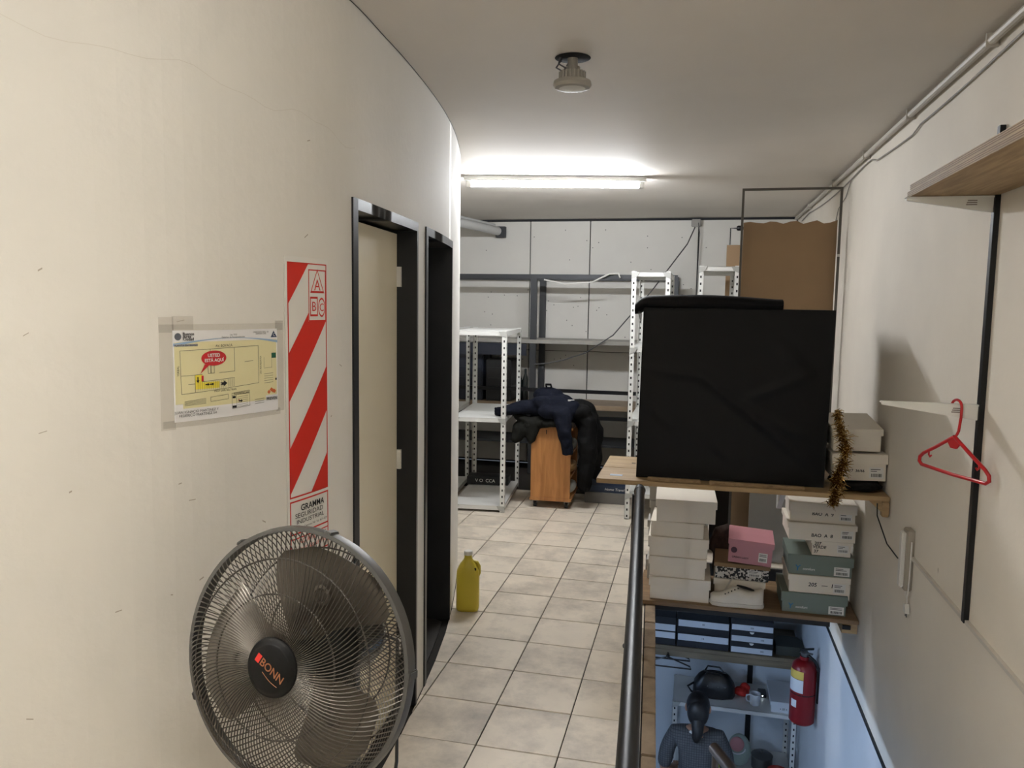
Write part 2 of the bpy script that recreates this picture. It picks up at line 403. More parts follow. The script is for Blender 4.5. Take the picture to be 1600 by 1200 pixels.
# ------------------------------------------------------------------ conduit along the right wall and pipes at the back
o = tag(MB().tube([(RW-.022, .4, HC-.03), (RW-.022, 3.2, HC-.026), (RW-.022, 5, HC-.03), (RW-.022, 7.7, HC-.024)], .0135, 10).build('conduit_pipe', M('painted_conduit', (196, 190, 180), .5), None), 'white painted conduit pipe running along the ceiling corner', 'pipe')
for y in (2.75, 3.7, 4.6, 5.6, 6.8):
    MB().box((RW-.038, y, HC-.046), (RW-.002, y+.008, HC-.004)).build('clip', M('painted_conduit', (196, 190, 180), .5), o)
pts = []
for k in range(60):
    y = .6+k*.115; pts.append((RW-.008, y, HC-.062-.03*abs(math.sin(y*1.35))-(.02 if 3.6 < y < 4.4 else 0)))
tag(MB().tube(pts, .0038, 6).build('loose_cable', M('cable_grey', (150, 145, 138), .5), None), 'thin grey cable sagging below the ceiling conduit', 'cable')
tag(MB().tube([(RW-.006, 5.1, HC-.08), (RW-.006, 5.25, HC-.16), (RW-.006, 5.5, HC-.2), (RW-.006, 5.62, HC-.3), (RW-.006, 5.66, HC-.6)], .003, 6).build('hanging_wire', M('cable_grey', (150, 145, 138), .5), None), 'thin wire drooping down the right wall near the metal frame', 'cable')
pp = thing('drain_pipe', 'pale pipe slanting under the ceiling at the back corner', 'pipe', (-2.15, 7.1, 2.38))
MB().tube([(-.35, -.55, .0), (-.1, -.2, -.02), (.12, .3, -.045), (.19, .55, -.055)], .042, 14).build('pipe', M('pipe_grey', (186, 186, 184), .5), pp)
MB().tube([(-.4, -.45, .05), (-.05, .0, .03), (.17, .5, -.0)], .014, 8).build('thin_pipe', M('pipe_grey', (186, 186, 184), .5), pp)
MB().cbox((.21, .6, -.06), (.1, .05, .11)).build('end_collar', dkframe, pp, bevel=.004)
tag(MB().tube([(-.06, 7.66, 2.35), (-.12, 7.45, 2.18), (-.42, 7.225, 1.74), (-.75, 7.225, 1.34), (-1.0, 7.225, 1.17), (-1.2, 7.225, 1.10), (-1.35, 7.225, 1.065), (-1.48, 7.23, 1.05)], .006, 6).build('dangling_cable', M('cable_dark', (70, 70, 72), .5), None), 'dark cable swooping diagonally from the ceiling across the back shelving', 'cable')
jb = thing('junction_box', 'small clear junction box with wires at the top of the back wall', 'junction box', (-.05, 7.72, 2.395))
MB().cbox((0, 0, 0), (.09, .06, .07)).build('box', grey_plastic, jb, bevel=.008)
MB().tube([(.02, -.03, 0), (.035, -.035, -.1), (.03, -.02, -.38), (.028, .0, -.62)], .004, 6).build('wire', M('cable_dark', (70, 70, 72), .5), jb)

# ------------------------------------------------------------------ dark shelving at the back wall
sh = thing('back_shelving', 'dark grey steel frame shelving standing against the panelled back wall', 'shelving', (0, 0, 0))
YF, YB = 7.28, 7.72
MB().box((-2.6, YF-.02, 1.85), (-.19, YF+.02, 1.89)).build('top_rail', dkframe, sh, bevel=.002)
for x in (-2.58, -1.506, -.215):
    for y in (YF, YB):
        MB().box((x-.03, y-.02, 0), (x+.03, y+.02, 1.85)).build('post', dkframe, sh, bevel=.002)
MB().box((-2.6, YB-.02, 1.85), (-.19, YB+.02, 1.89)).build('top_rail', dkframe, sh)
shelf_grey = M('shelf_board_grey', (150, 147, 140), .6, var=.05); shelf_wood = wood('shelf_board_wood', (128, 110, 90), (156, 136, 112), 5, 0)
for z, m_, t in ((1.245, shelf_grey, .036), (.635, shelf_wood, .045), (.29, dkframe, .02)):
    MB().box((-2.55, YF-.025, z), (-.2, YB+.02, z+t)).build('shelf_board', m_, sh, bevel=.002)
for z in (.79, .545):
    MB().box((-2.55, YF-.03, z), (-.2, YF+.0, z+.033)).build('cross_rail', black_metal, sh)
# dark things in the left bay
bays = [('navy blue storage crate on the dark shelving', (30, 36, 52), (-2.42, -2.0), .46), ('black storage crate beside the navy crate', (22, 23, 26), (-1.97, -1.72), .4)]
for lb, col, (xa, xb), h in bays:
    t = thing('storage_crate', lb, 'crate', ((xa+xb)/2, 7.47, .681)); wd = xb-xa
    MB().box((-wd/2, -.17, 0), (wd/2, .17, h)).build('body', M('crate'+str(col), col, .5), t, bevel=.01)
    for z in (.1, .2, .3): MB().box((-wd/2+.02, -.178, z), (wd/2-.02, -.17, z+.02)).build('rib', M('crate'+str(col), col, .5), t)
t = tag(MB().box((-2.5, 7.22, 1.13), (-1.56, 7.24, 1.24)).build('dark_valance', M('navy_board', (28, 33, 46), .6), None), 'narrow dark navy board under the upper shelf at the back', 'board')
for x in (-1.66, -1.60):
    tag(MB().lathe([(.028, 0), (.03, .01), (.03, .2), (.012, .26), (.012, .31)], 14, Matrix.Translation((x, 7.4, .681))).build('bottle', M('dark_glass', (38, 44, 44), .12), None), 'dark glass bottle %s on the back shelf' % ('touching the black crate' if x < -1.63 else 'next to the dark shelving post'), 'bottle')
cab = tag(MB().tube([(-1.40, 7.22, 1.84), (-1.2, 7.21, 1.80), (-.95, 7.21, 1.82), (-.8, 7.22, 1.895), (-.72, 7.24, 1.90), (-.70, 7.22, 1.86)], .008, 6).build('white_cable', white_plastic, None), 'loose white cable lying over the top rail of the back shelving', 'cable')
# low plinth with a blue flat box
tag(MB().box((-.85, 6.3, 0), (-.5, 7.1, .088)).build('low_plinth', M('plinth_grey', (110, 107, 102), .7, var=.1), None, bevel=.003), 'low grey plinth on the floor beside the wooden cabinet', 'plinth')
t = thing('flat_box', 'dark blue flat cardboard box lying on the low grey plinth', 'box', (-.67, 6.45, .088))
MB().box((-.18, -.13, 0), (.16, .13, .055)).build('body', M('navy_card', (30, 46, 70), .5), t, bevel=.003)
text('lettering', 'Home Travel', .03, white_print, t, frame((.06, -.1312, .028), (1, 0, 0), (0, 0, 1)), shear=.2)
t = thing('flat_carton', 'black carton with white care symbols on the rack bottom shelf', 'box', (-1.74, 6.52, .056), .09)
MB().box((-.16, -.08, 0), (.2, .08, .07)).build('body', M('black_card', (20, 21, 24), .5), t, bevel=.003)
text('lettering', 'V O  CCA', .04, white_print, t, frame((.0, -.0812, .035), (1, 0, 0), (0, 0, 1)))

# ------------------------------------------------------------------ white slotted racks
def perforated(name, horizontal=False):
    if name in MATS: return MATS[name]
    m = M(name, (226, 226, 222), .4, .05); nt = m.node_tree; b = nt.nodes['Principled BSDF']
    tc = nt.nodes.new('ShaderNodeTexCoord'); sp = nt.nodes.new('ShaderNodeSeparateXYZ'); nt.links.new(tc.outputs['Object'], sp.inputs[0])
    def mth(op, a, bb=None):
        n = nt.nodes.new('ShaderNodeMath'); n.operation = op
        for k, v in enumerate((a, bb)):
            if v is None: continue
            if isinstance(v, (int, float)): n.inputs[k].default_value = v
            else: nt.links.new(v, n.inputs[k])
        return n.outputs[0]
    fz = mth('ABSOLUTE', mth('SUBTRACT', mth('FRACT', mth('MULTIPLY', sp.outputs['Z'], 1/.05)), .5))
    hole = mth('MULTIPLY', mth('LESS_THAN', fz, .17), mth('LESS_THAN', mth('ABSOLUTE', mth('SUBTRACT', mth('ADD', mth('ABSOLUTE', sp.outputs['X']), mth('ABSOLUTE', sp.outputs['Y'])), .018)), .0055))
    mx = nt.nodes.new('ShaderNodeMix'); mx.data_type = 'RGBA'; nt.links.new(hole, mx.inputs['Factor'])
    mx.inputs['A'].default_value = (*lin((226, 226, 222)), 1); mx.inputs['B'].default_value = (*lin((26, 26, 26)), 1)
    nt.links.new(mx.outputs['Result'], b.inputs['Base Color'])
    return m
slot_m = perforated('perforated_angle')
def rack(label, loc, rz, wd, dp, h, levels, group=None, boards=True):
    root = thing('slotted_rack', label, 'rack', loc, rz, group)
    for sx in (-1, 1):
        for sy in (-1, 1):
            # L-shaped angle, corner at the outside; local origin at the corner so the holes fall mid-flange
            b = MB(); b.box((0, 0, 0), (-sx*.036, -sy*.0025, h)); b.box((0, 0, 0), (-sx*.0025, -sy*.036, h))
            p = b.build('upright', slot_m, root); p.location = (sx*wd/2, sy*dp/2, 0)
            MB().box((min(0, -sx*.03), min(0, -sy*.03), 0), (max(0, -sx*.03), max(0, -sy*.03), .006)).build('foot', black_plastic, p)
    for z in levels:
        b = MB(); b.box((-wd/2+.003, -dp/2+.003, z-.002), (wd/2-.003, dp/2-.003, z))
        for sy in (-1, 1): b.box((-wd/2+.003, sy*(dp/2-.004)-.001, z-.032), (wd/2-.003, sy*(dp/2-.004)+.001, z))
        for sx in (-1, 1): b.box((sx*(wd/2-.004)-.001, -dp/2+.003, z-.032), (sx*(wd/2-.004)+.001, dp/2-.003, z))
        t = b.build('shelf_tray', white_metal, root)
        for sx in (-1, 1):
            for sy in (-1, 1):
                MB().prism([(0, 0), (-sx*.06, 0), (-sx*.045, -.03), (0, -.05)], 0, .002, Matrix.Translation((sx*(wd/2-.001), sy*(dp/2+.0012)+(.001 if sy < 0 else .001), z+.0)) @ Matrix.Rotation(math.pi/2, 4, 'X')).build('gusset', M('gusset_grey', (170, 170, 166), .4), t)
    return root
rack('white slotted-angle rack with three trays beside the wooden cabinet', (-1.655, 6.22, 0), math.radians(5.5), .42, .9, 1.405, (.05, .735, 1.40))
rack('white slotted-angle rack tucked behind the curved wall end', (-2.13, 6.27, 0), math.radians(5.5), .42, .9, 1.405, (.05, .735, 1.40))
rack('tall narrow white slotted-angle rack behind the black photo box', (-.345, 6.31, 0), 0, .285, .86, 1.862, (.2, .75, 1.30, 1.855))
rack('tall white slotted-angle rack by the brown hardboard sheet', (.136, 6.36, 0), 0, .29, .9, 1.905, (.2, .75, 1.35, 1.9))

# ------------------------------------------------------------------ wooden cabinet on castors and jackets
oak = wood('oak_veneer', (150, 98, 50), (186, 130, 74), 3.5, 2, .45, 9)
cb = thing('wooden_cabinet', 'small orange-brown wooden cabinet on black castors under draped jackets', 'cabinet', (-1.095, 6.27, 0), math.radians(2))
MB().box((-.165, -.25, .06), (.165, .25, .085)).build('base_board', oak, cb, bevel=.003)
MB().box((-.16, -.245, .085), (.155, -.225, .63)).build('front_panel', oak, cb, bevel=.002)
MB().box((-.16, -.225, .085), (-.14, .24, .63)).build('side_panel', oak, cb)
MB().box((-.14, .22, .085), (.155, .24, .63)).build('back_panel', oak, cb)
MB().box((-.168, -.252, .63), (.168, .25, .652)).build('top_board', oak, cb, bevel=.003)
for z in (.24, .42): MB().box((-.14, -.225, z), (.155, .22, z+.015)).build('shelf', oak, cb)
MB().cbox((-.04, -.2465, .615), (.006, .003, .04)).build('latch_slot', ink, cb)
for sx in (-1, 1):
    for sy in (-1, 1):
        c = MB().tube([(sx*.125-.012, sy*.2, .026), (sx*.125+.012, sy*.2, .026)], .026, 14).build('castor', black_plastic, cb)
        MB().box((sx*.125-.018, sy*.2-.014, .03), (sx*.125+.018, sy*.2+.014, .06)).build('castor_fork', steel, c)
for k, (z, col, lb) in enumerate(((.435, (214, 212, 204), 'white paper roll lying in the open side of the wooden cabinet'), (.255, (196, 150, 96), 'tan paper bundle in the open side of the wooden cabinet'), (.085, (196, 196, 190), 'pale plastic bag on the bottom shelf of the wooden cabinet'))):
    t = MB().ell((0, 0, 0), (.05, .16, .045), 14, 10).build('cabinet_content', M('content%d' % k, col, .6, var=.15, scale=25, bump=.6, bscale=30), None)
    t.location = (-.97, 6.27, z+.05); tag(t, lb, 'bundle')

def blob(name, parts, mat, label, cat, voxel=.012, noise=.012, nscale=9, parent=None):
    """soft cloth lump: primitives merged by a voxel remesh, then wrinkled"""
    b = MB()
    for p in parts:
        if p[0] == 'e': b.ell(p[1], p[2], 18, 12, p[3] if len(p) > 3 else None)
        else: b.tube(p[1], p[2], 12)
    me = b.mesh(name); o = bpy.data.objects.new(name, me); C.objects.link(o)
    rm = o.modifiers.new('r', 'REMESH'); rm.mode = 'VOXEL'; rm.voxel_size = voxel
    sm = o.modifiers.new('s', 'SMOOTH'); sm.iterations = 6; sm.factor = .6
    dg = bpy.context.evaluated_depsgraph_get(); m2 = bpy.data.meshes.new_from_object(o.evaluated_get(dg)); bpy.data.objects.remove(o)
    from mathutils import noise as N
    for v in m2.vertices:
        q = v.co*nscale; v.co += v.normal*(N.noise(q)*noise+N.noise(q*2.3)*noise*.5)
    m2.materials.clear(); o = link(name, m2, mat, parent, 80)
    if label: tag(o, label, cat)
    return o
navy = M('navy_cloth', (17, 20, 31), .85, spec=.12, var=.2, scale=40, bump=.5, bscale=90)
olive = M('dark_olive_cloth', (25, 25, 22), .8, spec=.12, var=.2, scale=30, bump=.5, bscale=60)
blackc = M('black_cloth', (12, 12, 13), .75, spec=.12, var=.2, scale=30, bump=.5, bscale=60)
JX, JY = -1.06, 6.15
blob('olive_jacket', [('e', (-1.12, 6.22, .70), (.19, .22, .055)), ('e', (-1.21, 6.10, .68), (.13, .12, .06)), ('e', (-1.29, 6.02, .645), (.075, .07, .075), ), ('t', [(-1.26, 6.06, .68), (-1.33, 6.0, .62), (-1.385, 5.96, .53)], [.075, .07, .025]), ('e', (-1.08, 6.03, .685), (.15, .06, .035)), ('e', (-1.3, 6.03, .70), (.10, .08, .035), Matrix.Translation((-1.3, 6.03, .70)) @ Matrix.Rotation(.5, 4, 'Y') @ Matrix.Translation((1.3, -6.03, -.70))), ('e', (-1.24, 6.0, .60), (.05, .05, .09))], olive, 'dark olive puffy jacket crumpled on top of the wooden cabinet', 'jacket', .01, .022, 8)
j = blob('navy_jacket', [('e', (-1.10, 6.18, .80), (.185, .19, .105)), ('e', (-1.15, 6.2, .875), (.13, .12, .075)), ('e', (-1.0, 6.12, .78), (.14, .12, .08)), ('e', (-1.2, 6.1, .80), (.12, .1, .06)), ('e', (-1.06, 6.02, .84), (.12, .05, .06)), ('e', (-.94, 6.05, .80), (.07, .06, .07)), ('e', (-1.18, 6.02, .85), (.08, .05, .05)), ('e', (-1.09, 5.985, .775), (.10, .04, .055)), ('t', [(-1.2, 6.1, .80), (-1.33, 5.99, .795), (-1.44, 5.93, .78), (-1.53, 5.92, .77)], [.075, .055, .045, .036]),
     ('t', [(-1.05, 6.06, .80), (-1.0, 5.985, .76), (-.975, 5.955, .66), (-.955, 5.95, .54), (-.945, 5.95, .445)], [.09, .075, .06, .052, .046])], navy, 'navy blue jacket with one sleeve hanging down the wooden cabinet front', 'jacket', .01, .02, 7.5)
MB().tube([(-1.16, 6.16, .955), (-1.16, 6.14, .975), (-1.12, 6.14, .975), (-1.12, 6.16, .955)], .009, 6).build('hanging_loop', blackc, j)
j = blob('black_coat', [('e', (-.92, 6.26, .76), (.15, .16, .085)), ('e', (-.84, 6.2, .70), (.085, .13, .10)), ('e', (-.81, 6.15, .5), (.06, .14, .22)), ('e', (-.86, 6.05, .78), (.08, .05, .05)), ('t', [(-.88, 6.14, .77), (-.82, 6.1, .70), (-.80, 6.08, .5), (-.815, 6.08, .3), (-.83, 6.1, .15)], [.08, .085, .075, .065, .05]), ('t', [(-.86, 6.3, .74), (-.79, 6.3, .6), (-.79, 6.3, .35), (-.8, 6.3, .2)], [.08, .085, .07, .05])], blackc, 'black coat draped over the right side of the wooden cabinet', 'coat', .01, .02, 7.5)
MB().cbox((-.945, 6.08, .862), (.05, .01, .014), None).build('buckle', white_plastic, j)

# ------------------------------------------------------------------ yellow jug
jg = thing('plastic_jug', 'yellow plastic jug with white cap on the tiles by the wall end', 'jug', (-1.125, 3.86, 0), math.radians(12))
yel = M('yellow_plastic', (206, 188, 62), .35, var=.03)
b = MB(); secs = [(.0, .052, .038), (.008, .058, .044), (.02, .06, .046), (.19, .06, .046), (.215, .058, .045), (.245, .044, .036), (.268, .026, .024), (.282, .02, .02), (.296, .02, .02)]
vs = []; nn = 24
for z, rx, ry in secs:
    for k in range(nn):
        a = 2*math.pi*k/nn; e = .45 if z < .23 else .75
        c, s_ = math.cos(a), math.sin(a); vs.append((math.copysign(abs(c)**e, c)*rx, math.copysign(abs(s_)**e, s_)*ry, z))
b.add(vs, [(i*nn+k, i*nn+(k+1) % nn, (i+1)*nn+(k+1) % nn, (i+1)*nn+k) for i in range(len(secs)-1) for k in range(nn)]+[tuple(range(nn-1, -1, -1)), tuple((len(secs)-1)*nn+k for k in range(nn))])
b.build('body', yel, jg, smooth=50)
MB().tube([(.026, 0, .262), (.046, 0, .256), (.057, 0, .235), (.058, 0, .20), (.05, 0, .18)], .0095, 8).build('handle', yel, jg)
MB().cbox((.040, -.036, .228), (.010, .006, .020)).build('handle_gap', ink, jg, bevel=.003)
MB().lathe([(.0215, .296), (.0225, .298), (.0225, .314), (.020, .317)], 20).build('cap', white_plastic, jg)

# ------------------------------------------------------------------ evacuation plan and striped sign
paper_m = M('plan_paper', (226, 218, 172), .35); whitep = M('plan_white', (232, 231, 232), .35); bluep = M('plan_blue', (150, 178, 208), .4)
grn = M('plan_green', (30, 96, 72), .5); yelp = M('plan_yellow', (232, 214, 70), .5); lineink = M('plan_line', (96, 96, 84), .6); lav = M('plan_caption_grey', (176, 176, 178), .5); orange = M('plan_orange', (214, 110, 60), .5)  # pale grey is the printed caption bar
pl_ = thing('evacuation_plan', 'laminated evacuation plan with red speech bubble taped to the curved wall', 'notice', wp(1.663, 1.43))
PS, PZ = s_of(1.5265), 1.3265; PW, PHt = s_of(1.801)-s_of(1.5265), .2055
ROOTINV = Matrix.Translation(-wp(1.663, 1.43))
def onwall(name, mb_or_me, mat, root, s0, z0, inv):
    me = mb_or_me.mesh(name) if isinstance(mb_or_me, MB) else mb_or_me
    xs = [v.co.x for v in me.vertices]; bm = bmesh.new(); bm.from_mesh(me); x = math.floor(min(xs)/.012)*.012
    while x < max(xs):
        x += .012
        if min(xs)+.001 < x < max(xs)-.001: bmesh.ops.bisect_plane(bm, geom=bm.verts[:]+bm.edges[:]+bm.faces[:], dist=1e-6, plane_co=(x, 0, 0), plane_no=(1, 0, 0))
    bm.to_mesh(me); bm.free()
    wrap(me, s0, z0); me.transform(inv); me.materials.clear(); return link(name, me, mat, root, 30)
def grid(mb, x0, y0, x1, y1, z0, z1, n=10):
    for k in range(n):
        a, c = x0+(x1-x0)*k/n, x0+(x1-x0)*(k+1)/n; mb.box((a, y0, z0), (c, y1, z1))
    return mb
def P(u, v): return (u/884*PW, (795-v)/795*PHt)   # plan drawing units (884 x 795), v downwards
def rect(mb, u0, v0, u1, v1, z, n=3):
    a, b_ = P(u0, v1), P(u1, v0); return grid(mb, a[0], a[1], b_[0], b_[1], z-.0004, z, n)
def line(mb, u0, v0, u1, v1, wd=3, z=.0036):
    a, b_ = Vector(P(u0, v0)), Vector(P(u1, v1)); d = (b_-a); nrm = Vector((-d.y, d.x)).normalized()*wd/884*PW/2; q = [a-nrm, b_-nrm, b_+nrm, a+nrm]
    return mb.add([(p.x, p.y, z) for p in q], [(0, 1, 2, 3)])
OW = lambda nm, m_, mt: onwall(nm, m_, mt, pl_, PS, PZ, ROOTINV)
OW('sheet', grid(MB(), 0, 0, PW, PHt, .001, .0025, 14), whitep)
OW('drawing_field', rect(rect(MB(), 8, 100, 874, 640, .0029, 12), 60, 640, 760, 680, .0029, 10), paper_m)
b = MB(); up = [P(0, 118)] ; top = [P(u, 110-38*math.sin(math.pi*u/884)**1.0) for u in range(0, 885, 52)]; bot = [P(u, 135-60*math.sin(math.pi*u/884)) for u in range(0, 885, 52)]
n_ = len(top); b.add([(p[0], p[1], .0032) for p in bot]+[(p[0], p[1], .0032) for p in top], [(i, i+1, n_+i+1, n_+i) for i in range(n_-1)])
OW('header_swoosh', b, bluep)
b = MB(); b.add([(*P(u, v), .0031) for u, v in ((0, 14), (884, 14), (884, 96), (780, 82), (600, 70), (440, 66), (280, 72), (120, 88), (0, 104))], [tuple(range(8, -1, -1))]); OW('header', b, whitep)
b = MB()
for seg in ((45,175,690,155),(690,155,690,510),(690,510,50,555),(50,555,45,175),(270,170,270,385),(470,163,470,380),(340,385,470,380),(50,395,205,390),(150,395,150,470),(150,545,150,470),(100,470,150,470),(205,455,470,440),(250,310,250,385),(275,310,275,385),(300,310,300,385),(250,385,300,385),(45,20,45,20.5),(560,300,640,295)):
    line(b, *seg)
for k in range(8): line(b, 410+k*8, 446, 410+k*8, 520, 1.5)
for k in range(14): line(b, 170+k*17, 455, 170+k*17, 530, 1.5)
for seg in ((440,585,600,570),(600,570,603,715),(603,715,445,728),(445,728,440,585),(440,606,600,592),(480,605,483,724),(265,600,410,588),(410,588,412,630),(412,630,267,640),(267,640,265,600)): line(b, *seg, 2.5)
for k in range(6): line(b, 490, 624+k*18, 585, 618+k*18, 2)
for k in range(3): line(b, 650, 668+k*20, 740, 663+k*20, 3)
for k in range(5): line(b, 745, 430+k*22, 835, 428+k*22, 2.5); line(b, 70, 620+k*9, 230, 606+k*11, 2.5)
for seg in ((745,270,745,370),(820,280,822,375),(745,375,825,372)): line(b, *seg, 2)
OW('plan_lines', b, lineink)
OW('route', rect(rect(MB(), 152, 392, 205, 470, .0034), 152, 462, 340, 520, .0034), yelp)
b = MB()
for u in (240, 275): b.add([(*P(a, c), .004) for a, c in ((u-14, 478), (u+4, 478), (u+4, 470), (u+20, 483), (u+4, 496), (u+4, 488), (u-14, 488))], [tuple(range(6, -1, -1))])
b.add([(*P(a, c), .004) for a, c in ((345, 474), (375, 474), (375, 458), (404, 484), (375, 512), (375, 498), (345, 498), (356, 486))], [tuple(range(7, -1, -1))])
b.add([(*P(a, c), .004) for a, c in ((166, 410), (174, 410), (174, 440), (182, 440), (170, 466), (158, 440), (166, 440))], [tuple(range(6, -1, -1))])
b.add([(*P(a, c), .004) for a, c in ((500, 655), (520, 655), (520, 646), (536, 662), (520, 678), (520, 668), (500, 668))], [tuple(range(6, -1, -1))])
OW('direction_arrows', b, ink)
b = MB(); b.add([(*P(298+100*math.cos(2*math.pi*k/30), 250-68*math.sin(2*math.pi*k/30)), .0045) for k in range(30)], [tuple(range(30))])
b.add([(*P(a, c), .0044) for a, c in ((225, 300), (260, 310), (188, 385))], [(0, 2, 1)])
OW('speech_bubble', b, M('bubble_red', (196, 34, 40), .4))
OW('extinguisher_mark', rect(rect(MB(), 198, 402, 214, 452, .0038), 500, 645, 506, 660, .0038), M('bubble_red', (196, 34, 40), .4))
OW('green_mark', rect(MB(), 822, 232, 866, 282, .0036), grn)
b = MB(); b.add([(*P(a, c), .0036) for a, c in ((815, 82), (880, 82), (846, 18))], [(0, 1, 2)]); OW('blue_triangle', b, M('navy_print', (38, 56, 96), .5))
b = MB(); b.add([(*P(34+24*math.cos(2*math.pi*k/20), 52-32*math.sin(2*math.pi*k/20)), .0036) for k in range(20)], [tuple(range(20))]); OW('round_seal', b, M('seal_grey', (92, 96, 104), .5))
b = MB()
for (u, v) in ((790, 610), (830, 600), (846, 606), (815, 588)): b.add([(*P(u+a, v+c), .0036) for a, c in ((-17, 0), (0, 22), (17, 0), (0, -22))], [(0, 1, 2, 3)])
OW('hazard_diamonds', b, orange)
OW('reference_marks', rect(rect(rect(MB(), 447, 612, 474, 632, .0036), 447, 700, 480, 722, .0036), 858, 480, 872, 500, .0036), ink)
OW('caption_bar', rect(MB(), 12, 118, 175, 138, .0034), lav)
for body, u, v, sz, mt, kw in (('USTED', 296, 226, .0108, white_print, dict(bold=.0003)), ('ESTÁ AQUÍ', 298, 270, .0102, white_print, dict(bold=.0003)),
        ('Buenos', 66, 30, .0092, ink, dict(bold=.0002, align='LEFT')), ('Aires', 66, 52, .0092, ink, dict(bold=.0002, align='LEFT')), ('Ciudad', 66, 75, .0092, ink, dict(bold=.0002, align='LEFT')),
        ('Ley 5920', 462, 45, .0055, ink, {}), ('Sistemas de Autoprotección', 462, 66, .0058, ink, {}), ('AV. BOYACÁ', 380, 142, .008, ink, {}), ('PLANTA ENTREPISO', 90, 129, .0062, ink, {}),
        ('FRAY LUIS BELTRAN', 385, 548, .0068, ink, {}), ('REFERENCIAS', 522, 590, .0075, ink, {}), ('PREVEN', 815, 676, .0105, ink, dict(bold=.0002)),
        ('JUAN IGNACIO MARTINEZ Y', 160, 712, .0084, ink, {}), ('FEDERICO MARTINEZ SH', 168, 742, .0084, ink, {}), ('DIRECCION GRAL. DE', 715, 28, .005, ink, {}), ('DEFENSA CIVIL', 715, 44, .005, ink, {}), ('C', 846, 58, .011, white_print, {})):
    me = text_mesh(body, sz, **kw); q = P(u, v)
    me.transform(Matrix.Translation((q[0], q[1], .0052))); OW('lettering', me, mt)
for body, u, v, sz in (('YERBAL', 28, 350, .0068), ('AV. RIVADAVIA', 708, 340, .0065)):
    me = text_mesh(body, sz); q = P(u, v); me.transform(Matrix.Translation((q[0], q[1], .0052)) @ Matrix.Rotation(math.pi/2, 4, 'Z')); OW('lettering', me, ink)
# clear tape
tape = M('clear_tape', (214, 207, 194), .22, alpha=.13)
b = MB()
for (x0, y0, x1, y1) in ((-.03, PHt-.004, PW+.022, PHt+.014), (-.026, -.012, PW+.01, .004), (-.03, -.016, .003, PHt+.03), (PW-.004, -.004, PW+.024, PHt+.02), (.0, PHt+.002, .05, PHt+.032)):
    grid(b, x0, y0, x1, y1, .0006, .0009, 8)
OW('clear_tape', b, tape)

sg = thing('striped_sign', 'tall red and white striped extinguisher sign fixed to the curved wall', 'sign', wp(1.925, 1.3))
SINV = Matrix.Translation(-wp(1.925, 1.3)); SS = s_of(1.829); SW = s_of(2.006)-SS; SZ = .90; SH = 1.716-.90
OS = lambda nm, m_, mt: onwall(nm, m_, mt, sg, SS, SZ, SINV)
OS('backing', grid(MB(), 0, 0, SW, SH, .001, .004, 8), white_print)
def SP(u, v): return (u/160*SW, SH-v/1.0*.001*SH/.816)      # u 0..160 , v in mm from the top
def srect(mb, u0, v0, u1, v1, z): a, c = SP(u0, v1), SP(u1, v0); return grid(mb, a[0], a[1], c[0], c[1], z-.0004, z, 4)
def spoly(mb, pts, z): return mb.add([(*SP(u, v), z) for u, v in pts], [tuple(range(len(pts)-1, -1, -1))])
u0, u1, va, vb = 7, 153, 14, 632
b = MB()
for (x0, y0, x1, y1) in ((u0, va, u0+3, vb), (u1-3, va, u1, vb), (u0, va, u1, va+3), (u0, vb-4, u1, vb), (u0, 640, u1, 644), (u0, 640, u0+3, 800), (u1-3, 640, u1, 800), (u0, 728, u1, 732), (u0, 742, u1, 745), (u0, 796, u1, 800)):
    srect(b, x0, y0, x1, y1, .0046)
w_ = u1-u0; sl = 215   # stripe rise over the width, mm
for v_left, hgt in ((-92, 216), (252, 126), (502, 122), (742, 126)):   # red stripes rising to the right
    pts = [(u0, v_left), (u1, v_left-sl), (u1, v_left-sl+hgt), (u0, v_left+hgt)]
    # clip to the panel
    for a_, b_, c_ in ((0, -1, -va), (0, 1, vb)): pts = clip(pts, a_, b_, c_) if pts else pts
    if len(pts) > 2: spoly(b, pts, .0046)
OS('red_stripes', b, red_ink)
OS('emblem_field', srect(MB(), 80, 30, 148, 168, .0052), white_print)
b = MB()
for (x0, y0, x1, y1) in ((80, 30, 82, 168), (146, 30, 148, 168), (80, 30, 148, 33), (80, 164, 148, 168)): srect(b, x0, y0, x1, y1, .0056)
def ringp(mb, outer, inner, z):
    n = len(outer); return mb.add([(*SP(*p), z) for p in outer]+[(*SP(*p), z) for p in inner], [(i, (i+1) % n, n+(i+1) % n, n+i) for i in range(n)])
tri = lambda s: [(114+s*-28, 62+s*30), (114+s*28, 62+s*30), (114, 62-s*34)]
ringp(b, tri(1.0), tri(.82), .0056)
sq = lambda s: [(100-15*s, 128-26*s), (100+15*s, 128-26*s), (100+15*s, 128+26*s), (100-15*s, 128+26*s)]
ringp(b, sq(1), sq(.8), .0056)
ci = lambda s: [(131+14*s*math.cos(2*math.pi*k/24), 130+26*s*math.sin(2*math.pi*k/24)) for k in range(24)]
ringp(b, ci(1), ci(.82), .0056)
OS('emblem_outlines', b, red_ink)
def stext(body, u, v, sz, mt, **kw):
    me = text_mesh(body, sz, **kw); q = SP(u, v); me.transform(Matrix.Translation((q[0], q[1], .0056))); OS('lettering', me, mt)
stext('A', 114, 72, .042, red_ink); stext('B', 100, 129, .036, red_ink); stext('C', 131, 131, .03, red_ink)
stext('GRAMMA', 88, 664, .024, ink, bold=.0004); stext('SEGURIDAD', 76, 683, .0185, ink, sx=1.2); stext('INDUSTRIAL', 80, 700, .0165, ink, sx=1.3); stext('Pasaje Emilio Casanova 740  Tel. 4671-0271', 80, 716, .0085, ink)
stext('NO APTO PARA', 90, 755, .017, red_ink); stext('INSTALACIONES ELECTRICAS', 80, 776, .0135, red_ink)

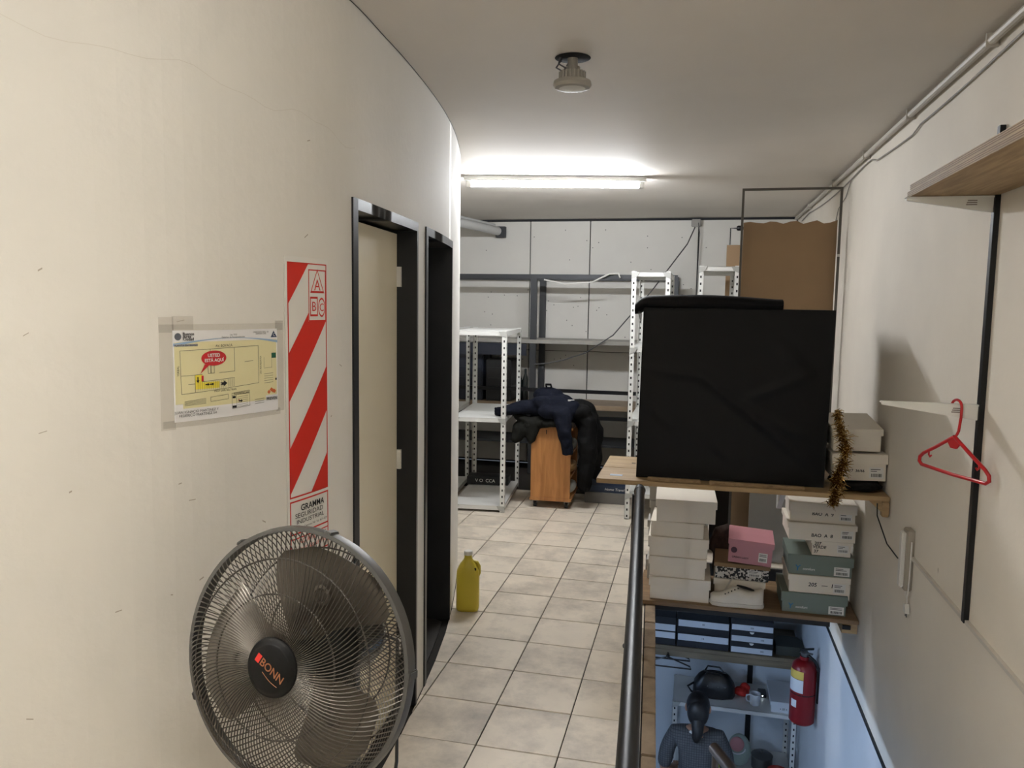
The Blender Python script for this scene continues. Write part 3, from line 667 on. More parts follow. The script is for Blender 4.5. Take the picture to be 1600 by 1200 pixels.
# small scuffs and a crack on the curved wall
scuff = M('scuff_mark', (172, 164, 152), .9)
b = MB()
for k in range(26):
    y = random.uniform(1.0, 2.1); z = random.choice([random.uniform(.7, 1.2), random.uniform(1.2, 2.1)]); a = random.uniform(-.6, .6); L = random.uniform(.002, .009); wd = random.uniform(.0006, .0018)
    s0 = s_of(y); pts = [(-L*math.cos(a), -L*math.sin(a)-wd), (L*math.cos(a), L*math.sin(a)-wd), (L*math.cos(a), L*math.sin(a)+wd), (-L*math.cos(a), -L*math.sin(a)+wd)]
    b.add([wp(y_of(s0+p[0]), z+p[1], .0008) for p in pts], [(0, 1, 2, 3)])
o = b.build('scuff_marks', scuff, bpy.data.objects['wall_left']); o['kind'] = 'stuff'
b = MB()
for k in range(46):
    y = .75+k*.031; y2 = y+.031; f_ = lambda t: 2.17-.085*(t-.75)+.012*math.sin(t*17)+.006*math.sin(t*41)
    b.add([wp(y, f_(y), .0006), wp(y2, f_(y2), .0006), wp(y2, f_(y2)+.0014, .0006), wp(y, f_(y)+.0014, .0006)], [(0, 1, 2, 3)])
b.build('hairline_crack', M('crack_grey', (213, 208, 199), .9), bpy.data.objects['wall_left'])
b = MB()   # dark joint where wall meets ceiling
for a, c in zip(st[:-1], st[1:]):
    q = [wp(a, HC-.004, .001), wp(c, HC-.004, .001), wp(c, HC, .001), wp(a, HC, .001)]; b.add(q, [(0, 1, 2, 3)])
b.build('ceiling_joint', dkframe, bpy.data.objects['wall_left'])

# ------------------------------------------------------------------ pedestal fan
FC = EYE + (FWD+RIGHT*(463-800)/FPX-UP*(1028-600)/FPX)*1.49
tocam = (EYE-FC).normalized(); th = math.radians(33)
ax = (tocam*math.cos(th)+(-RIGHT*.90-UP*.36).normalized()*math.sin(th)).normalized()
fu = ax.cross(Vector((0, 0, 1))).normalized()*-1; fv = ax.cross(fu)     # right and up as seen from the front
if fv.z < 0: fv = -fv
fu = fv.cross(ax)
FM = Matrix(((fu.x, fv.x, ax.x, 0), (fu.y, fv.y, ax.y, 0), (fu.z, fv.z, ax.z, 0), (0, 0, 0, 1)))
fan = thing('pedestal_fan', 'dark metal pedestal fan with wire cage standing before the curved wall', 'fan', (FC.x-ax.x*.14, FC.y-ax.y*.14, 0))
FL = Matrix.Translation(FC-Vector(fan.location)) @ FM
RR = .242
wire = M('dark_chrome_wire', (84, 80, 75), .3, .7); rimm = M('fan_rim', (88, 87, 85), .42, .4); blade_m = M('fan_blade', (104, 98, 90), .36, .8)
def dome(fr, zmax, r0):    # cage profile: fraction -> (r, z)
    r = r0+(RR-r0)*fr; return r, zmax*(1-fr**4.5)
for nm, zs, r0, twist, n_w in (('front_grille', .062, .048, .34, 132), ('rear_grille', -.10, .07, -.34, 132)):
    b = MB()
    for k in range(n_w):
        a0 = 2*math.pi*k/n_w; pts = []
        for i in range(11):
            fr = i/10; r, z = dome(fr, zs, r0); a = a0+twist*(fr**1.5)*1.2
            pts.append(FL @ Vector((r*math.cos(a), r*math.sin(a), z+(.008 if zs > 0 else -.008))))
        b.tube(pts, .00125, 4, cap=False)
    b.build(nm, wire, fan, smooth=80)
    b = MB()
    for fr in (.42, .74):
        r, z = dome(fr, zs, r0); z += -.002 if zs > 0 else .002
        b.tube([FL @ Vector((r*math.cos(2*math.pi*k/48), r*math.sin(2*math.pi*k/48), z+(.008 if zs > 0 else -.008))) for k in range(49)], .0018, 5, cap=False)
    b.build('support_ring', wire, fan, smooth=80)
b = MB(); prof = [(RR-.004, -.013), (RR+.004, -.013), (RR+.006, 0), (RR+.004, .013), (RR-.004, .013), (RR-.003, 0), (RR-.004, -.013)]
b.lathe(prof, 72, FL, cap=False).build('cage_rim', rimm, fan, smooth=50)
for a in (.05, 1.35, 2.2, 3.6, 5.2):
    MB().cbox((0, 0, 0), (.006, .016, .03), FL @ Matrix.Rotation(a, 4, 'Z') @ Matrix.Translation((RR+.006, 0, 0))).build('rim_clip', rimm, fan, bevel=.002)
cap = MB().lathe([(.0, .080), (.040, .080), (.045, .0785), (.049, .074), (.053, .073), (.056, .067), (.056, .056), (.0, .056)], 48, FL, cap=False).build('centre_badge', M('badge_black', (10, 10, 11), .5, spec=.2), fan, smooth=40)
tm = FL @ Matrix.Rotation(math.radians(-30), 4, 'Z')
text('lettering', 'BONN', .021, M('badge_copper', (150, 96, 62), .4, .3), cap, tm @ Matrix.Translation((.007, 0, .0806)), bold=.0003, sx=.95)
MB().add([tm @ Vector(p) for p in ((-.034, -.007, .0806), (-.024, -.007, .0806), (-.024, .009, .0806), (-.034, .009, .0806))], [(0, 1, 2, 3)]).build('red_logo_mark', M('badge_red', (206, 44, 36), .4), cap)
MB().tube([tm @ Vector((x, -.013-.004*math.sin((x+.01)*60), .0806)) for x in [(-.008+.004*k) for k in range(11)]], .0006, 4).build('swoosh', M('badge_copper', (176, 108, 66), .4, .3), cap)
# blades
for k, a0 in enumerate((math.radians(78), math.radians(198), math.radians(318))):
    vs = []; NU, NV = 12, 14
    for i in range(NV+1):
        fr = i/NV; r = .03+.185*fr
        half = (.28+.42*math.sin(math.pi*min(1, fr*1.0)**.8*.62))*(1 if fr < .86 else max(.35, math.sqrt(max(0, 1-((fr-.86)/.16)**2))))
        for j in range(NU+1):
            t = -1+2*j/NU; a = a0+t*half-.22*fr
            z = -.012+t*(.030-.010*fr)*1.0+.006*math.cos(t*1.5)
            vs.append(FL @ Vector((r*math.cos(a), r*math.sin(a), z)))
    fs = [(i*(NU+1)+j, i*(NU+1)+j+1, (i+1)*(NU+1)+j+1, (i+1)*(NU+1)+j) for i in range(NV) for j in range(NU)]
    me = MB().add(vs, fs).mesh('blade'); bm = bmesh.new(); bm.from_mesh(me); bmesh.ops.solidify(bm, geom=bm.faces[:], thickness=.0016); bm.to_mesh(me); bm.free()
    bl = link('blade', me, blade_m, fan, 50)
    mid = FL @ Matrix.Rotation(a0-.12, 4, 'Z') @ Matrix.Translation((.13, 0, .0))
    MB().lathe([(.016, -.004), (.02, -.002), (.02, .001), (.014, .0015), (.012, -.002)], 20, mid, cap=False).build('pressed_ring', blade_m, bl)
    MB().lathe([(.007, .004), (.006, .009)], 10, FL @ Matrix.Rotation(a0, 4, 'Z') @ Matrix.Translation((.052, 0, -.006))).build('rivet', steel, bl)
MB().lathe([(.034, -.03), (.036, .0), (.034, .03), (.02, .036)], 24, FL).build('blade_hub', M('hub_dark', (40, 40, 40), .4, .4), fan)
MB().lathe([(.072, -.108), (.075, -.112), (.075, -.12), (.06, -.122)], 32, FL).build('rear_plate', M('hub_dark', (40, 40, 40), .4, .4), fan)
mo = MB().lathe([(.058, -.12), (.068, -.13), (.07, -.2), (.064, -.225), (.045, -.245), (.0, -.25)], 28, FL, cap=False).build('motor_housing', M('motor_black', (18, 18, 20), .18), fan, smooth=40)
for k in range(18):
    a = 2*math.pi*k/18
    MB().cbox((0, 0, 0), (.02, .004, .003), FL @ Matrix.Rotation(a, 4, 'Z') @ Matrix.Translation((.05, 0, -.118))).build('vent_slot', ink, mo)
MB().cbox((0, .075, -.17), (.05, .03, .04), FL).build('oscillation_knob', black_plastic, mo, bevel=.006)
base = FC-ax*.17-Vector(fan.location)
MB().tube([base+Vector((0, 0, -.05)), base+Vector((0, 0, -.14))], .026, 14).build('tilt_joint', black_plastic, fan)
MB().tube([base+Vector((0, 0, -.13)), base+Vector((0, 0, -.40))], .0165, 16).build('upper_pole', black_metal, fan)
MB().tube([base+Vector((0, 0, -.38)), Vector((base.x, base.y, .03))], .0205, 16).build('lower_pole', black_metal, fan)
MB().lathe([(.03, -.02), (.032, .0), (.032, .03), (.025, .04)], 16, Matrix.Translation(base+Vector((0, 0, -.40)))).build('height_collar', black_plastic, fan)
MB().lathe([(.0, 0), (.19, 0), (.2, .006), (.198, .016), (.1, .03), (.03, .04), (.028, .06)], 40, Matrix.Translation((base.x, base.y, 0)), cap=False).build('round_base', black_metal, fan)
MB().tube([base+Vector((.03, .02, .02)), base+Vector((.09, .06, -.02)), base+Vector((.085, .07, -.3)), base+Vector((.05, .05, -.6))], .004, 6).build('power_cord', black_plastic, fan)

# ------------------------------------------------------------------ railing, stair rail
rl = thing('railing', 'black steel pipe handrail along the open stairwell edge', 'railing', (-.25, 3.62, 0))
def rloc(p): return Vector(p)-Vector((-.25, 3.62, 0))
MB().tube([rloc((-.045, .5, .735)), rloc((-.109, 1.6, .72)), rloc((-.17, 2.6, .745)), rloc((-.235, 3.66, .755))], .0225, 18).build('top_rail', black_metal, rl)
for (x, y) in ((-.25, 3.62), (-.062, .75)):
    q = rloc((x, y, 0)); MB().tube([q+Vector((0, 0, .003)), q+Vector((0, 0, .735))], .017, 12).build('post', black_metal, rl)
    MB().lathe([(.04, 0), (.04, .006), (.02, .01)], 18, Matrix.Translation(q)).build('post_flange', black_metal, rl)
MB().lathe([(.026, 0), (.026, .03)], 18, Matrix.Translation(rloc((-.232, 3.6, .752))) @ Matrix.Rotation(math.radians(-87), 4, 'X')).build('collar', dkframe, rl)
sr = thing('stair_handrail', 'brown metal stair handrail rising out of the stairwell', 'handrail', (.2, 3.6, -.6))
bronze = M('bronze_paint', (104, 84, 68), .3, .6)
MB().tube([(-.05, .0, .165), (.009, -.2, .20), (.06, -.6, .30), (.1, -1.3, .52), (.1, -2.2, .8)], .028, 14).build('rail', bronze, sr)
for q in ((-.045, .0), (.1, -1.3)):
    MB().tube([(q[0], q[1], LF+.6), (q[0], q[1], .15 if q[1] > -.1 else .5)], .016, 12).build('post', bronze, sr)

# ------------------------------------------------------------------ plank table, box shelf
pine = wood('pine_plank', (152, 124, 86), (182, 154, 112), 4, 0, .55, 10)
tb = thing('plank_table', 'raw wooden plank table top resting on the handrail and a wall cleat', 'table', (.2, 3.7, .76))
MB().box((-.645, 0, 0), (.655, .285, .022)).build('plank', pine, tb, bevel=.002)
MB().box((-.645, .29, 0), (.655, .6, .022)).build('plank', pine, tb, bevel=.002)
MB().box((.625, .0, -.07), (.655, .04, -.001)).build('wall_cleat', pine, tb, bevel=.004)
MB().prism([(.57, -.001), (.625, -.001), (.625, -.05)], .005, .03, Matrix.Rotation(math.pi/2, 4, 'X') @ Matrix.Translation((0, 0, -.04))).build('corner_brace', pine, tb)
MB().cbox((-.56, .1, .0225), (.06, .035, .001)).build('sticker', M('blue_sticker', (190, 200, 214), .5), tb)
for k in range(2): MB().cbox((-.50+.03*k, .42+.02*k, .0225), (.02, .012, .001)).build('dark_mark', ink, tb)
for x in (.25,):   # white bracket under the table
    MB().prism([(0, -.001), (.3, -.001), (.3, -.02), (.02, -.2), (0, -.2)], -.012, .012, Matrix.Translation((x, .58, 0)) @ Matrix.Rotation(-math.pi/2, 4, 'Z') @ Matrix.Rotation(math.pi/2, 4, 'X')).build('bracket', white_metal, tb)
for x0, x1, lb in ((-.205, .04, 'short'), (.08, .5, 'long')):
    tag(MB().box((x0, 3.715, .7825), (x1, 3.735, .80)).build('wood_strip', wood('chip_strip', (120, 96, 66), (160, 134, 98), 30, 0, .7, 2), None, bevel=.002), lb+' chipboard strip lying along the table edge before the black box', 'wood strip')
bsh = thing('box_shelf', 'long wooden shelf board carrying the stacked shoeboxes across the stairwell', 'shelf', (.3, 4.17, .006))
MB().box((-.56, 0, 0), (.555, .5, .022)).build('board', wood('shelf_plank', (112, 88, 60), (140, 112, 80), 4, 0, .6, 10), bsh, bevel=.002)
for x in (.5,): MB().box((x-.02, .03, -.06), (x+.055, .45, -.001)).build('wall_cleat', pine, bsh)
MB().cbox((.5, .02, -.025), (.04, .012, .02)).build('clip', black_metal, bsh)

# ------------------------------------------------------------------ black photo box on the table
lbx = thing('photo_light_box', 'large black fabric photo light box standing on the plank table', 'light box', (.165, 3.785, .7835))
LW, LD, LH = .857, .50, .815
me = bpy.data.meshes.new('shell'); bm = bmesh.new()
from mathutils import noise as NZ
def face_grid(o_, u_, v_, nu, nv, out):
    vs = []
    for i in range(nv+1):
        for j in range(nu+1):
            p = Vector(o_)+Vector(u_)*(j/nu)+Vector(v_)*(i/nv)
            e = min(j, nu-j, i, nv-i); k = 0 if e == 0 else 1
            q = p*3.0
            d = k*(.005*NZ.noise(q)+.002*NZ.noise(q*3.5))
            for (x0_, z0_, x1_, z1_, am) in ((-.14, .50, .42, .06, .007), (-.40, .52, -.1, .49, .005), (.08, .40, .34, .52, .006), (.05, .36, .26, .27, .005), (-.36, .33, -.22, .22, .004), (.2, .66, .36, .50, .006), (-.08, .20, .02, .08, .005), (.1, .3, .40, .22, .004)):
                A_, B_ = Vector((x0_, z0_)), Vector((x1_, z1_)); w_ = Vector((p.x, p.z)); t_ = max(0, min(1, (w_-A_).dot(B_-A_)/(B_-A_).length_squared)); dist = (w_-(A_+(B_-A_)*t_)).length
                d += k*am*1.7*max(0, 1-dist/.035)*math.sin(math.pi*min(1, .15+t_*.8))
            vs.append(bm.verts.new(p+Vector(out)*d))
    for i in range(nv):
        for j in range(nu):
            a = i*(nu+1)+j; bm.faces.new((vs[a], vs[a+1], vs[a+nu+2], vs[a+nu+1]))
h2 = LW/2
face_grid((-h2, 0, 0), (LW, .02, 0), (.012, 0, LH), 84, 84, (0, -1, 0))
face_grid((h2, .02, 0), (0, LD, 0), (.012, 0, LH), 24, 40, (1, 0, 0))
face_grid((h2, LD+.02, 0), (-LW, -.02, 0), (0, 0, LH), 24, 24, (0, 1, 0))
face_grid((-h2, LD, 0), (0, -LD, 0), (.012, 0, LH), 24, 40, (-1, 0, 0))
face_grid((-h2+.012, 0, LH), (LW, .02, 0), (0, LD, 0), 30, 20, (0, 0, 1))
bmesh.ops.remove_doubles(bm, verts=bm.verts, dist=.0008); bmesh.ops.recalc_face_normals(bm, faces=bm.faces); bm.to_mesh(me); bm.free()
link('fabric_shell', me, M('black_nylon', (9, 10, 12), .55, var=.1, scale=10, spec=.22), lbx, 60)
# rolled flap on top
b = MB(); vs = []; nx_ = 26
for i in range(nx_+1):
    t = i/nx_; x = -h2-.03+t*.67; zt = LH+.026+.014*math.sin(math.pi*min(1, t*1.05)); th_ = .026-.006*t
    for yy, zz in ((.0, LH-.002), (-.02, zt-th_*.4), (-.012, zt+th_*.5), (.04, zt+th_), (.42, zt+th_*.7), (.42, LH-.002)):
        vs.append((x, yy+.01, zz-(.03 if i == 0 else .008 if i == 1 else 0)))
m_ = 6
b.add(vs, [(i*m_+k, i*m_+(k+1) % m_, (i+1)*m_+(k+1) % m_, (i+1)*m_+k) for i in range(nx_) for k in range(m_)]+[tuple(range(m_)), tuple(nx_*m_+k for k in range(m_-1, -1, -1))])
b.build('rolled_flap', black_fabric, lbx, smooth=60)
MB().add([(-h2-.022, .02, LH-.002), (-h2+.005, -.004, LH-.03), (-h2+.003, -.004, LH-.085), (-h2-.0, .03, LH-.07)], [(0, 1, 2, 3)]).build('silver_lining', M('silver_lining', (170, 172, 174), .25, .7), lbx)

# ------------------------------------------------------------------ shoeboxes
def sticker(parent, mtx, wd, ht, lines=2):
    st_ = MB().box((-wd/2, -ht/2, 0), (wd/2, ht/2, .0008), mtx).build('sticker', white_print, parent)
    b = MB(); x = -wd*.36
    while x < wd*.36:
        q = random.choice((.0012, .002, .003)); b.box((x, -ht*.38, .0008), (min(x+q, wd*.38), -ht*.08, .0011), mtx); x += q+random.choice((.0012, .002))
    for k in range(lines): b.box((-wd*.4, ht*(.12+.16*k), .0008), (wd*random.uniform(.0, .4), ht*(.18+.16*k), .0011), mtx)
    b.build('barcode', ink, st_)
def shoebox(label, loc, wd, dp, h, rz=0, body=None, lid=None, lid_h=.035, tilt=(0, 0), marks=(), group=None, lidtop=None, stick=None):
    r = thing('shoebox', label, 'box', loc, rz, group); r.rotation_euler = (math.radians(tilt[0]), math.radians(tilt[1]), rz)
    MB().box((-wd/2+.007, .008, 0), (wd/2-.007, dp-.008, h-.004)).build('body', body, r, bevel=.0015)
    if lid_h:
        b = MB().box((-wd/2, 0, h-lid_h), (wd/2, dp, h)).build('lid', lid or body, r, bevel=.0015)
    else:
        MB().box((-wd/2+.004, .003, h-.004), (wd/2-.004, dp-.003, h)).build('lid', lid or body, r)
    for (body_, x, z, sz, mt) in marks:
        text('handwriting' if mt is ink else 'lettering', body_, sz, mt, r, frame((x, (.0072 if not lid_h or z < h-lid_h-.004 else -.0006), z), (1, 0, 0), (0, 0, 1)), shear=.1, bold=sz*.022)
    if stick: sticker(r, frame((stick[0], .0078, stick[1]), (1, 0, 0), (0, 0, 1)), stick[2], stick[3])
    return r
wbx = M('white_card', (230, 222, 208), .6, var=.03, scale=5); gbx = M('grey_card', (176, 172, 165), .65, var=.03, scale=5)
teal = M('teal_card', (116, 127, 119), .6, var=.04, scale=6); pink = M('pink_card', (190, 132, 140), .5, var=.03); tan = M('tan_card', (140, 112, 78), .6)
SZ_ = .0285; SY = 4.2
# left column, bottom to top
zz = SZ_
for k, (h, wd, dx, rz, lh, lb) in enumerate(((.125, .325, .012, .01, .05, 'white shoebox at the bottom of the plain left stack on the box shelf'), (.112, .305, -.004, -.01, .045, 'white shoebox second from the bottom of the plain left stack'), (.108, .318, -.002, .015, .05, 'white shoebox in the middle of the plain left stack'),
        (.082, .29, -.012, -.02, 0, 'shallow white shoebox without a lid rim in the plain left stack'), (.122, .32, .032, .03, .04, 'white shoebox topping the plain left stack under the table'))):
    shoebox(lb, (-.055+dx, SY, zz), wd, .30, h, rz, wbx, wbx, lh); zz += h+.001
for k in range(5):
    shoebox('grey shoebox number %s up in the stack behind the plain left stack' % ('one', 'two', 'three', 'four', 'five')[k], (-.075+.008*(k % 2), SY+.315, SZ_+.116*k), .33, .16, .115, 0, gbx, gbx, .04)
# right column, bottom to top
RX = .655
zz = SZ_
shoebox('teal shoebox with barcode sticker at the foot of the right stack', (RX-.015, SY, zz), .325, .3, 0.1085, 0, teal, teal, .05, marks=(('Y', -.115, .032, .04, M('blue_logo', (40, 110, 160), .5)), ('comfort', -.06, .03, .018, white_print)), stick=(.11, .028, .075, .042)); zz += 0.1099
shoebox('white shoebox with handwriting between the two teal boxes', (RX+.004, SY, zz), .305, .3, 0.0945, .01, wbx, wbx, .03, marks=(('205   —  1', .01, .045, .028, ink),), stick=(.1, .035, .06, .05)); zz += 0.0959
shoebox('teal shoebox with barcode sticker in the middle of the right stack', (RX+.006, SY, zz), .32, .3, 0.1067, -.01, teal, teal, .05, marks=(('Y', -.11, .032, .04, M('blue_logo', (40, 110, 160), .5)), ('comfort', -.055, .03, .018, white_print)), stick=(.105, .03, .075, .046)); zz += 0.1081
shoebox('small white shoebox marked in pen above the teal box', (RX+.055, SY, zz), .2, .28, 0.0770, 0, wbx, wbx, .014, marks=(('207', -.068, .064, .022, ink), ('VERDE', -.058, .043, .022, ink), ('37', -.074, .02, .022, ink)), stick=(.055, .04, .055, .04)); zz += 0.0784
shoebox('white shoebox with pen marks second from the top of the right stack', (RX+.004, SY-.012, zz), .335, .3, 0.0910, .01, wbx, wbx, .028, marks=(('BAO  A  8', -.0, .028, .024, ink),), stick=(.12, .04, .06, .045)); zz += 0.0924
shoebox('white shoebox with pen marks on top of the right stack', (RX+.004, SY, zz), .325, .3, 0.1032, -.015, wbx, wbx, .05, marks=(('BAO  A  9', .0, .045, .024, ink),), stick=(.11, .04, .06, .045))
# middle stack
MX = .285
shoebox('white lidded shoebox lying under the spotted box', (MX-.015, SY+.09, SZ_), .27, .26, .115, -.03, wbx, wbx, .035)
def spotted():
    m = M('spotted_print', (220, 214, 204), .55); nt = m.node_tree; b_ = nt.nodes['Principled BSDF']
    tc = nt.nodes.new('ShaderNodeTexCoord'); n = nt.nodes.new('ShaderNodeTexNoise'); n.inputs['Scale'].default_value = 75; n.inputs['Detail'].default_value = 1
    r = nt.nodes.new('ShaderNodeValToRGB'); r.color_ramp.interpolation = 'CONSTANT'; r.color_ramp.elements[1].position = .5
    r.color_ramp.elements[0].color = (.012, .012, .012, 1); r.color_ramp.elements[1].color = (.62, .59, .54, 1)
    nt.links.new(tc.outputs['Object'], n.inputs['Vector']); nt.links.new(n.outputs['Fac'], r.inputs[0]); nt.links.new(r.outputs[0], b_.inputs['Base Color']); return m
shoebox('black and white spotted shoebox with tan lid under the pink box', (MX-.005, SY+.085, SZ_+.117), .29, .26, .088, -.04, spotted(), tan, .022, stick=(.065, .04, .07, .035))
pk = shoebox('pink shoebox tilted on top of the spotted box', (MX+.03, SY+.06, SZ_+.215), .235, .28, .128, -.05, pink, pink, .03, tilt=(0, 3), marks=(('URBAN LADY', -.05, .03, .014, ink),), stick=(.065, .045, .045, .05))
MB().lathe([(.016, 0), (.016, .001), (.008, .0012)], 18, frame((-.085, .007, .068), (1, 0, 0), (0, 0, 1))).build('round_logo', M('maroon_print', (70, 24, 40), .5), pk)
tag(blob('brown_bag', [('e', (.19, SY+.405, .14), (.06, .05, .10)), ('e', (.2, SY+.40, .27), (.06, .04, .08)), ('t', [(.15, SY+.4, .2), (.18, SY+.40, .32), (.23, SY+.40, .35)], [.05, .045, .03])], M('brown_crepe', (70, 52, 46), .8, var=.25, scale=30, bump=.6, bscale=50), None, None, .01, .012, 14), 'crumpled dark brown paper bag between the shoebox stacks', 'bag')
# white sneaker
sn = thing('sneaker', 'single white sneaker lying in front of the middle boxes', 'shoe', (MX-.03, SY+.025, SZ_), 0)
prof = [(-.135, .024, .052), (-.12, .036, .062), (-.09, .042, .064), (-.05, .042, .084), (-.01, .039, .104), (.02, .036, .098), (.06, .035, .084), (.10, .036, .092), (.125, .032, .104), (.135, .020, .10)]
vs = []; nn = 14
for x, hw, ht in prof:
    for k in range(nn):
        a = math.pi*k/(nn-1); vs.append((x, -math.cos(a)*hw, .022+(ht-.022)*max(0, math.sin(a))**.6))
leather = M('white_leather', (214, 208, 196), .38, var=.04, scale=20)
MB().add(vs, [(i*nn+k, i*nn+k+1, (i+1)*nn+k+1, (i+1)*nn+k) for i in range(len(prof)-1) for k in range(nn-1)]+[tuple(range(nn)), tuple((len(prof)-1)*nn+k for k in range(nn-1, -1, -1))]).build('upper', leather, sn, smooth=70)
ol = [(-.142, 0), (-.128, -.034), (-.09, -.046), (-.03, -.045), (.03, -.038), (.1, -.04), (.136, -.028), (.142, 0), (.136, .028), (.1, .04), (.03, .038), (-.03, .045), (-.09, .046), (-.128, .034)]
MB().prism(ol, 0, .026).build('sole', M('sole_rubber', (206, 200, 188), .6), sn, bevel=.005)
MB().add([(-.07, -.022, .08), (-.05, .02, .082), (-.012, .02, .155), (-.03, -.024, .158), (-.045, -.012, .125)], [(0, 1, 2, 3, 4)]).build('tongue', leather, sn)
MB().lathe([(.0, 0), (1, 0)], 20, Matrix.Translation((.045, 0, .099)) @ Matrix.Rotation(.22, 4, 'Y') @ Matrix.Diagonal((.05, .024, 1, 1)), cap=False).build('opening_shade', ink, sn)  # black disc painted for the shaded inside of the shoe
for k in range(5): MB().cbox((-.06+.016*k, -.0385+.0015*k, .07+.0085*k), (.006, .006, .006)).build('eyelet', ink, sn)

# boxes, bag and tinsel on the table
bag = blob('folded_black_bag', [('e', (.735, 3.9, .806), (.115, .15, .021)), ('e', (.74, 3.80, .807), (.11, .08, .021))], black_fabric, 'flat black bag under the two white boxes on the table', 'bag', .008, .004, 12)
shoebox('white shoebox with pen marks and label lying on the black bag', (.742, 3.78, .8305), .235, .3, .122, .02, wbx, wbx, .045, tilt=(0, -1.5), marks=(('N17  36/66', -.02, .045, .017, ink),), stick=(.07, .038, .06, .05))
shoebox('plain white shoebox stacked on the labelled box beside the tinsel', (.725, 3.79, .962), .215, .32, .105, .03, wbx, wbx, .03, tilt=(6, -1.5))
gold = M('gold_foil', (188, 160, 106), .2, 1)
b = MB(); path = [Vector((.62, 3.723, 1.155)), Vector((.632, 3.688, 1.08)), Vector((.655, 3.668, 1.0)), Vector((.648, 3.658, .93)), Vector((.622, 3.658, .86)), Vector((.625, 3.658, .80)), Vector((.612, 3.658, .74))]
b2 = MB().tube(path, .004, 6)
for k in range(1900):
    t = random.random()*(len(path)-1.001); i = int(t); p = path[i].lerp(path[i+1], t-i)
    p = p+Vector((random.gauss(0, .008), random.gauss(0, .006), 0)); d = Vector((random.gauss(0, 1), random.gauss(0, 1), random.gauss(0, .9))).normalized(); L = random.choice((.012, .018, .026, .036))*(.55 if t < 1 else 1 if t < 5 else .8)*(1+.3*math.sin(t*9)); s_ = d.orthogonal().normalized()*.0022
    q = p+d*L+Vector((0, 0, -.004)); m2 = p+d*L*.5+Vector((random.uniform(-.004, .004),)*3)
    b.add([p-s_, p+s_, m2+s_, m2-s_, q+s_*.4, q-s_*.4], [(0, 1, 2, 3), (3, 2, 4, 5)])
tn = thing('tinsel_garland', 'gold tinsel garland hanging at the corner of the black light box', 'tinsel', (0, 0, 0))
b2.build('cord', gold, tn); o = b.build('tinsel_strands', gold, tn, smooth=0); o['kind'] = 'stuff'

# ------------------------------------------------------------------ frame with brown sheet, panels behind
gf = thing('metal_stand', 'thin dark square-tube stand frame behind the black light box', 'frame', (.53, 5.16, 0))
for x in (-.285, .285): MB().box((x-.007, -.007, .02), (x+.007, .007, 2.325)).build('upright', M('rusty_tube', (92, 88, 82), .5, .3), gf)
MB().box((-.292, -.007, 2.325), (.292, .007, 2.339)).build('top_bar', M('rusty_tube', (92, 88, 82), .5, .3), gf)
for x in (-.285, .285): MB().box((x-.012, -.16, 0), (x+.012, .16, .02)).build('foot', M('rusty_tube', (92, 88, 82), .5, .3), gf)
MB().cbox((.283, -.011, 1.93), (.014, .006, .016)).build('white_clip', white_plastic, gf)
board = M('brown_hardboard', (150, 122, 90), .65, var=.06, scale=3)
top = [(-.275+.55*k/14, 2.135+.008*math.sin(k*1.9)+.004*math.sin(k*4.1)) for k in range(15)]
b = MB(); poly = [(-.275, .03), (.275, .03)]+top[::-1]
b.prism(poly, 0, .004, Matrix.Translation((.53, 5.195, 0)) @ Matrix.Rotation(math.pi/2, 4, 'X'))
tag(b.build('hardboard_sheet', board, None), 'large brown hardboard sheet standing behind the thin metal frame', 'board')
tag(MB().box((.215, 7.0, .004), (.345, 7.006, 2.135)).build('hardboard_offcut', board, None), 'narrow brown board strip standing behind the tall rack at the back', 'board')
tag(MB().box((.126, 5.42, .004), (.40, 5.44, .72)).build('shaded_board', M('shaded_brown_board', (36, 28, 24), .7, var=.1), None), 'brown board with shade in its colour standing behind the middle shoeboxes', 'board')  # brown darkened to hold the shade behind the boxes
tag(MB().box((.36, 5.10, .004), (.79, 5.115, .7)).build('pale_board', M('pale_board', (158, 155, 148), .7, var=.04), None), 'pale white board leaning behind the right shoebox stack', 'board')
wl = thing('wall_spot', 'small black spotlight on a bent arm above the narrow brown board', 'light', (.29, 7.003, 2.256))
MB().tube([(-.05, 0, -.119), (-.05, 0, .02), (.0, 0, .02)], .005, 8).build('arm', black_metal, wl)
MB().lathe([(.016, 0), (.022, .01), (.022, .045), (.012, .055)], 16, Matrix.Translation((.0, 0, .02)) @ Matrix.Rotation(math.pi/2, 4, 'Y')).build('head', black_metal, wl)
# behind the boxes: big grey carton under the table
shoebox('large pale grey carton standing on the tiles beyond the stairwell end', (-.05, 5.2, .004), .34, .36, .62, 0, gbx, gbx, .05)

# ------------------------------------------------------------------ right wall: upright, brackets, shelf, hanger, strip light
up_ = thing('shelf_upright', 'black slotted shelf upright screwed to the right wall', 'upright', (RW, 2.655, .63))
MB().box((-.016, -.0125, 0), (0, .0125, 1.52)).build('rail', black_metal, up_, bevel=.001)
def bracket(label, z, L):
    t = thing('shelf_bracket', label, 'bracket', (RW-.016, 2.655, z))
    h0, h1 = .048, .010
    MB().prism([(0, 0), (0, -h0), (-.03, -h0+.004), (-L, -h1), (-L, -.0)], -.006, .006, Matrix.Rotation(math.pi/2, 4, 'X')).build('arm', white_metal, t, bevel=.0015)
    MB().prism([(0, .001), (-L, .001), (-L-.004, -.002), (-L, -.004), (0, -.004)], -.009, .009, Matrix.Rotation(math.pi/2, 4, 'X')).build('flange', white_metal, t)
    return t
b1 = bracket('white steel bracket under the plywood shelf', 1.945, .24)
b2_ = bracket('white steel bracket without a shelf on the black upright', 1.318, .275)
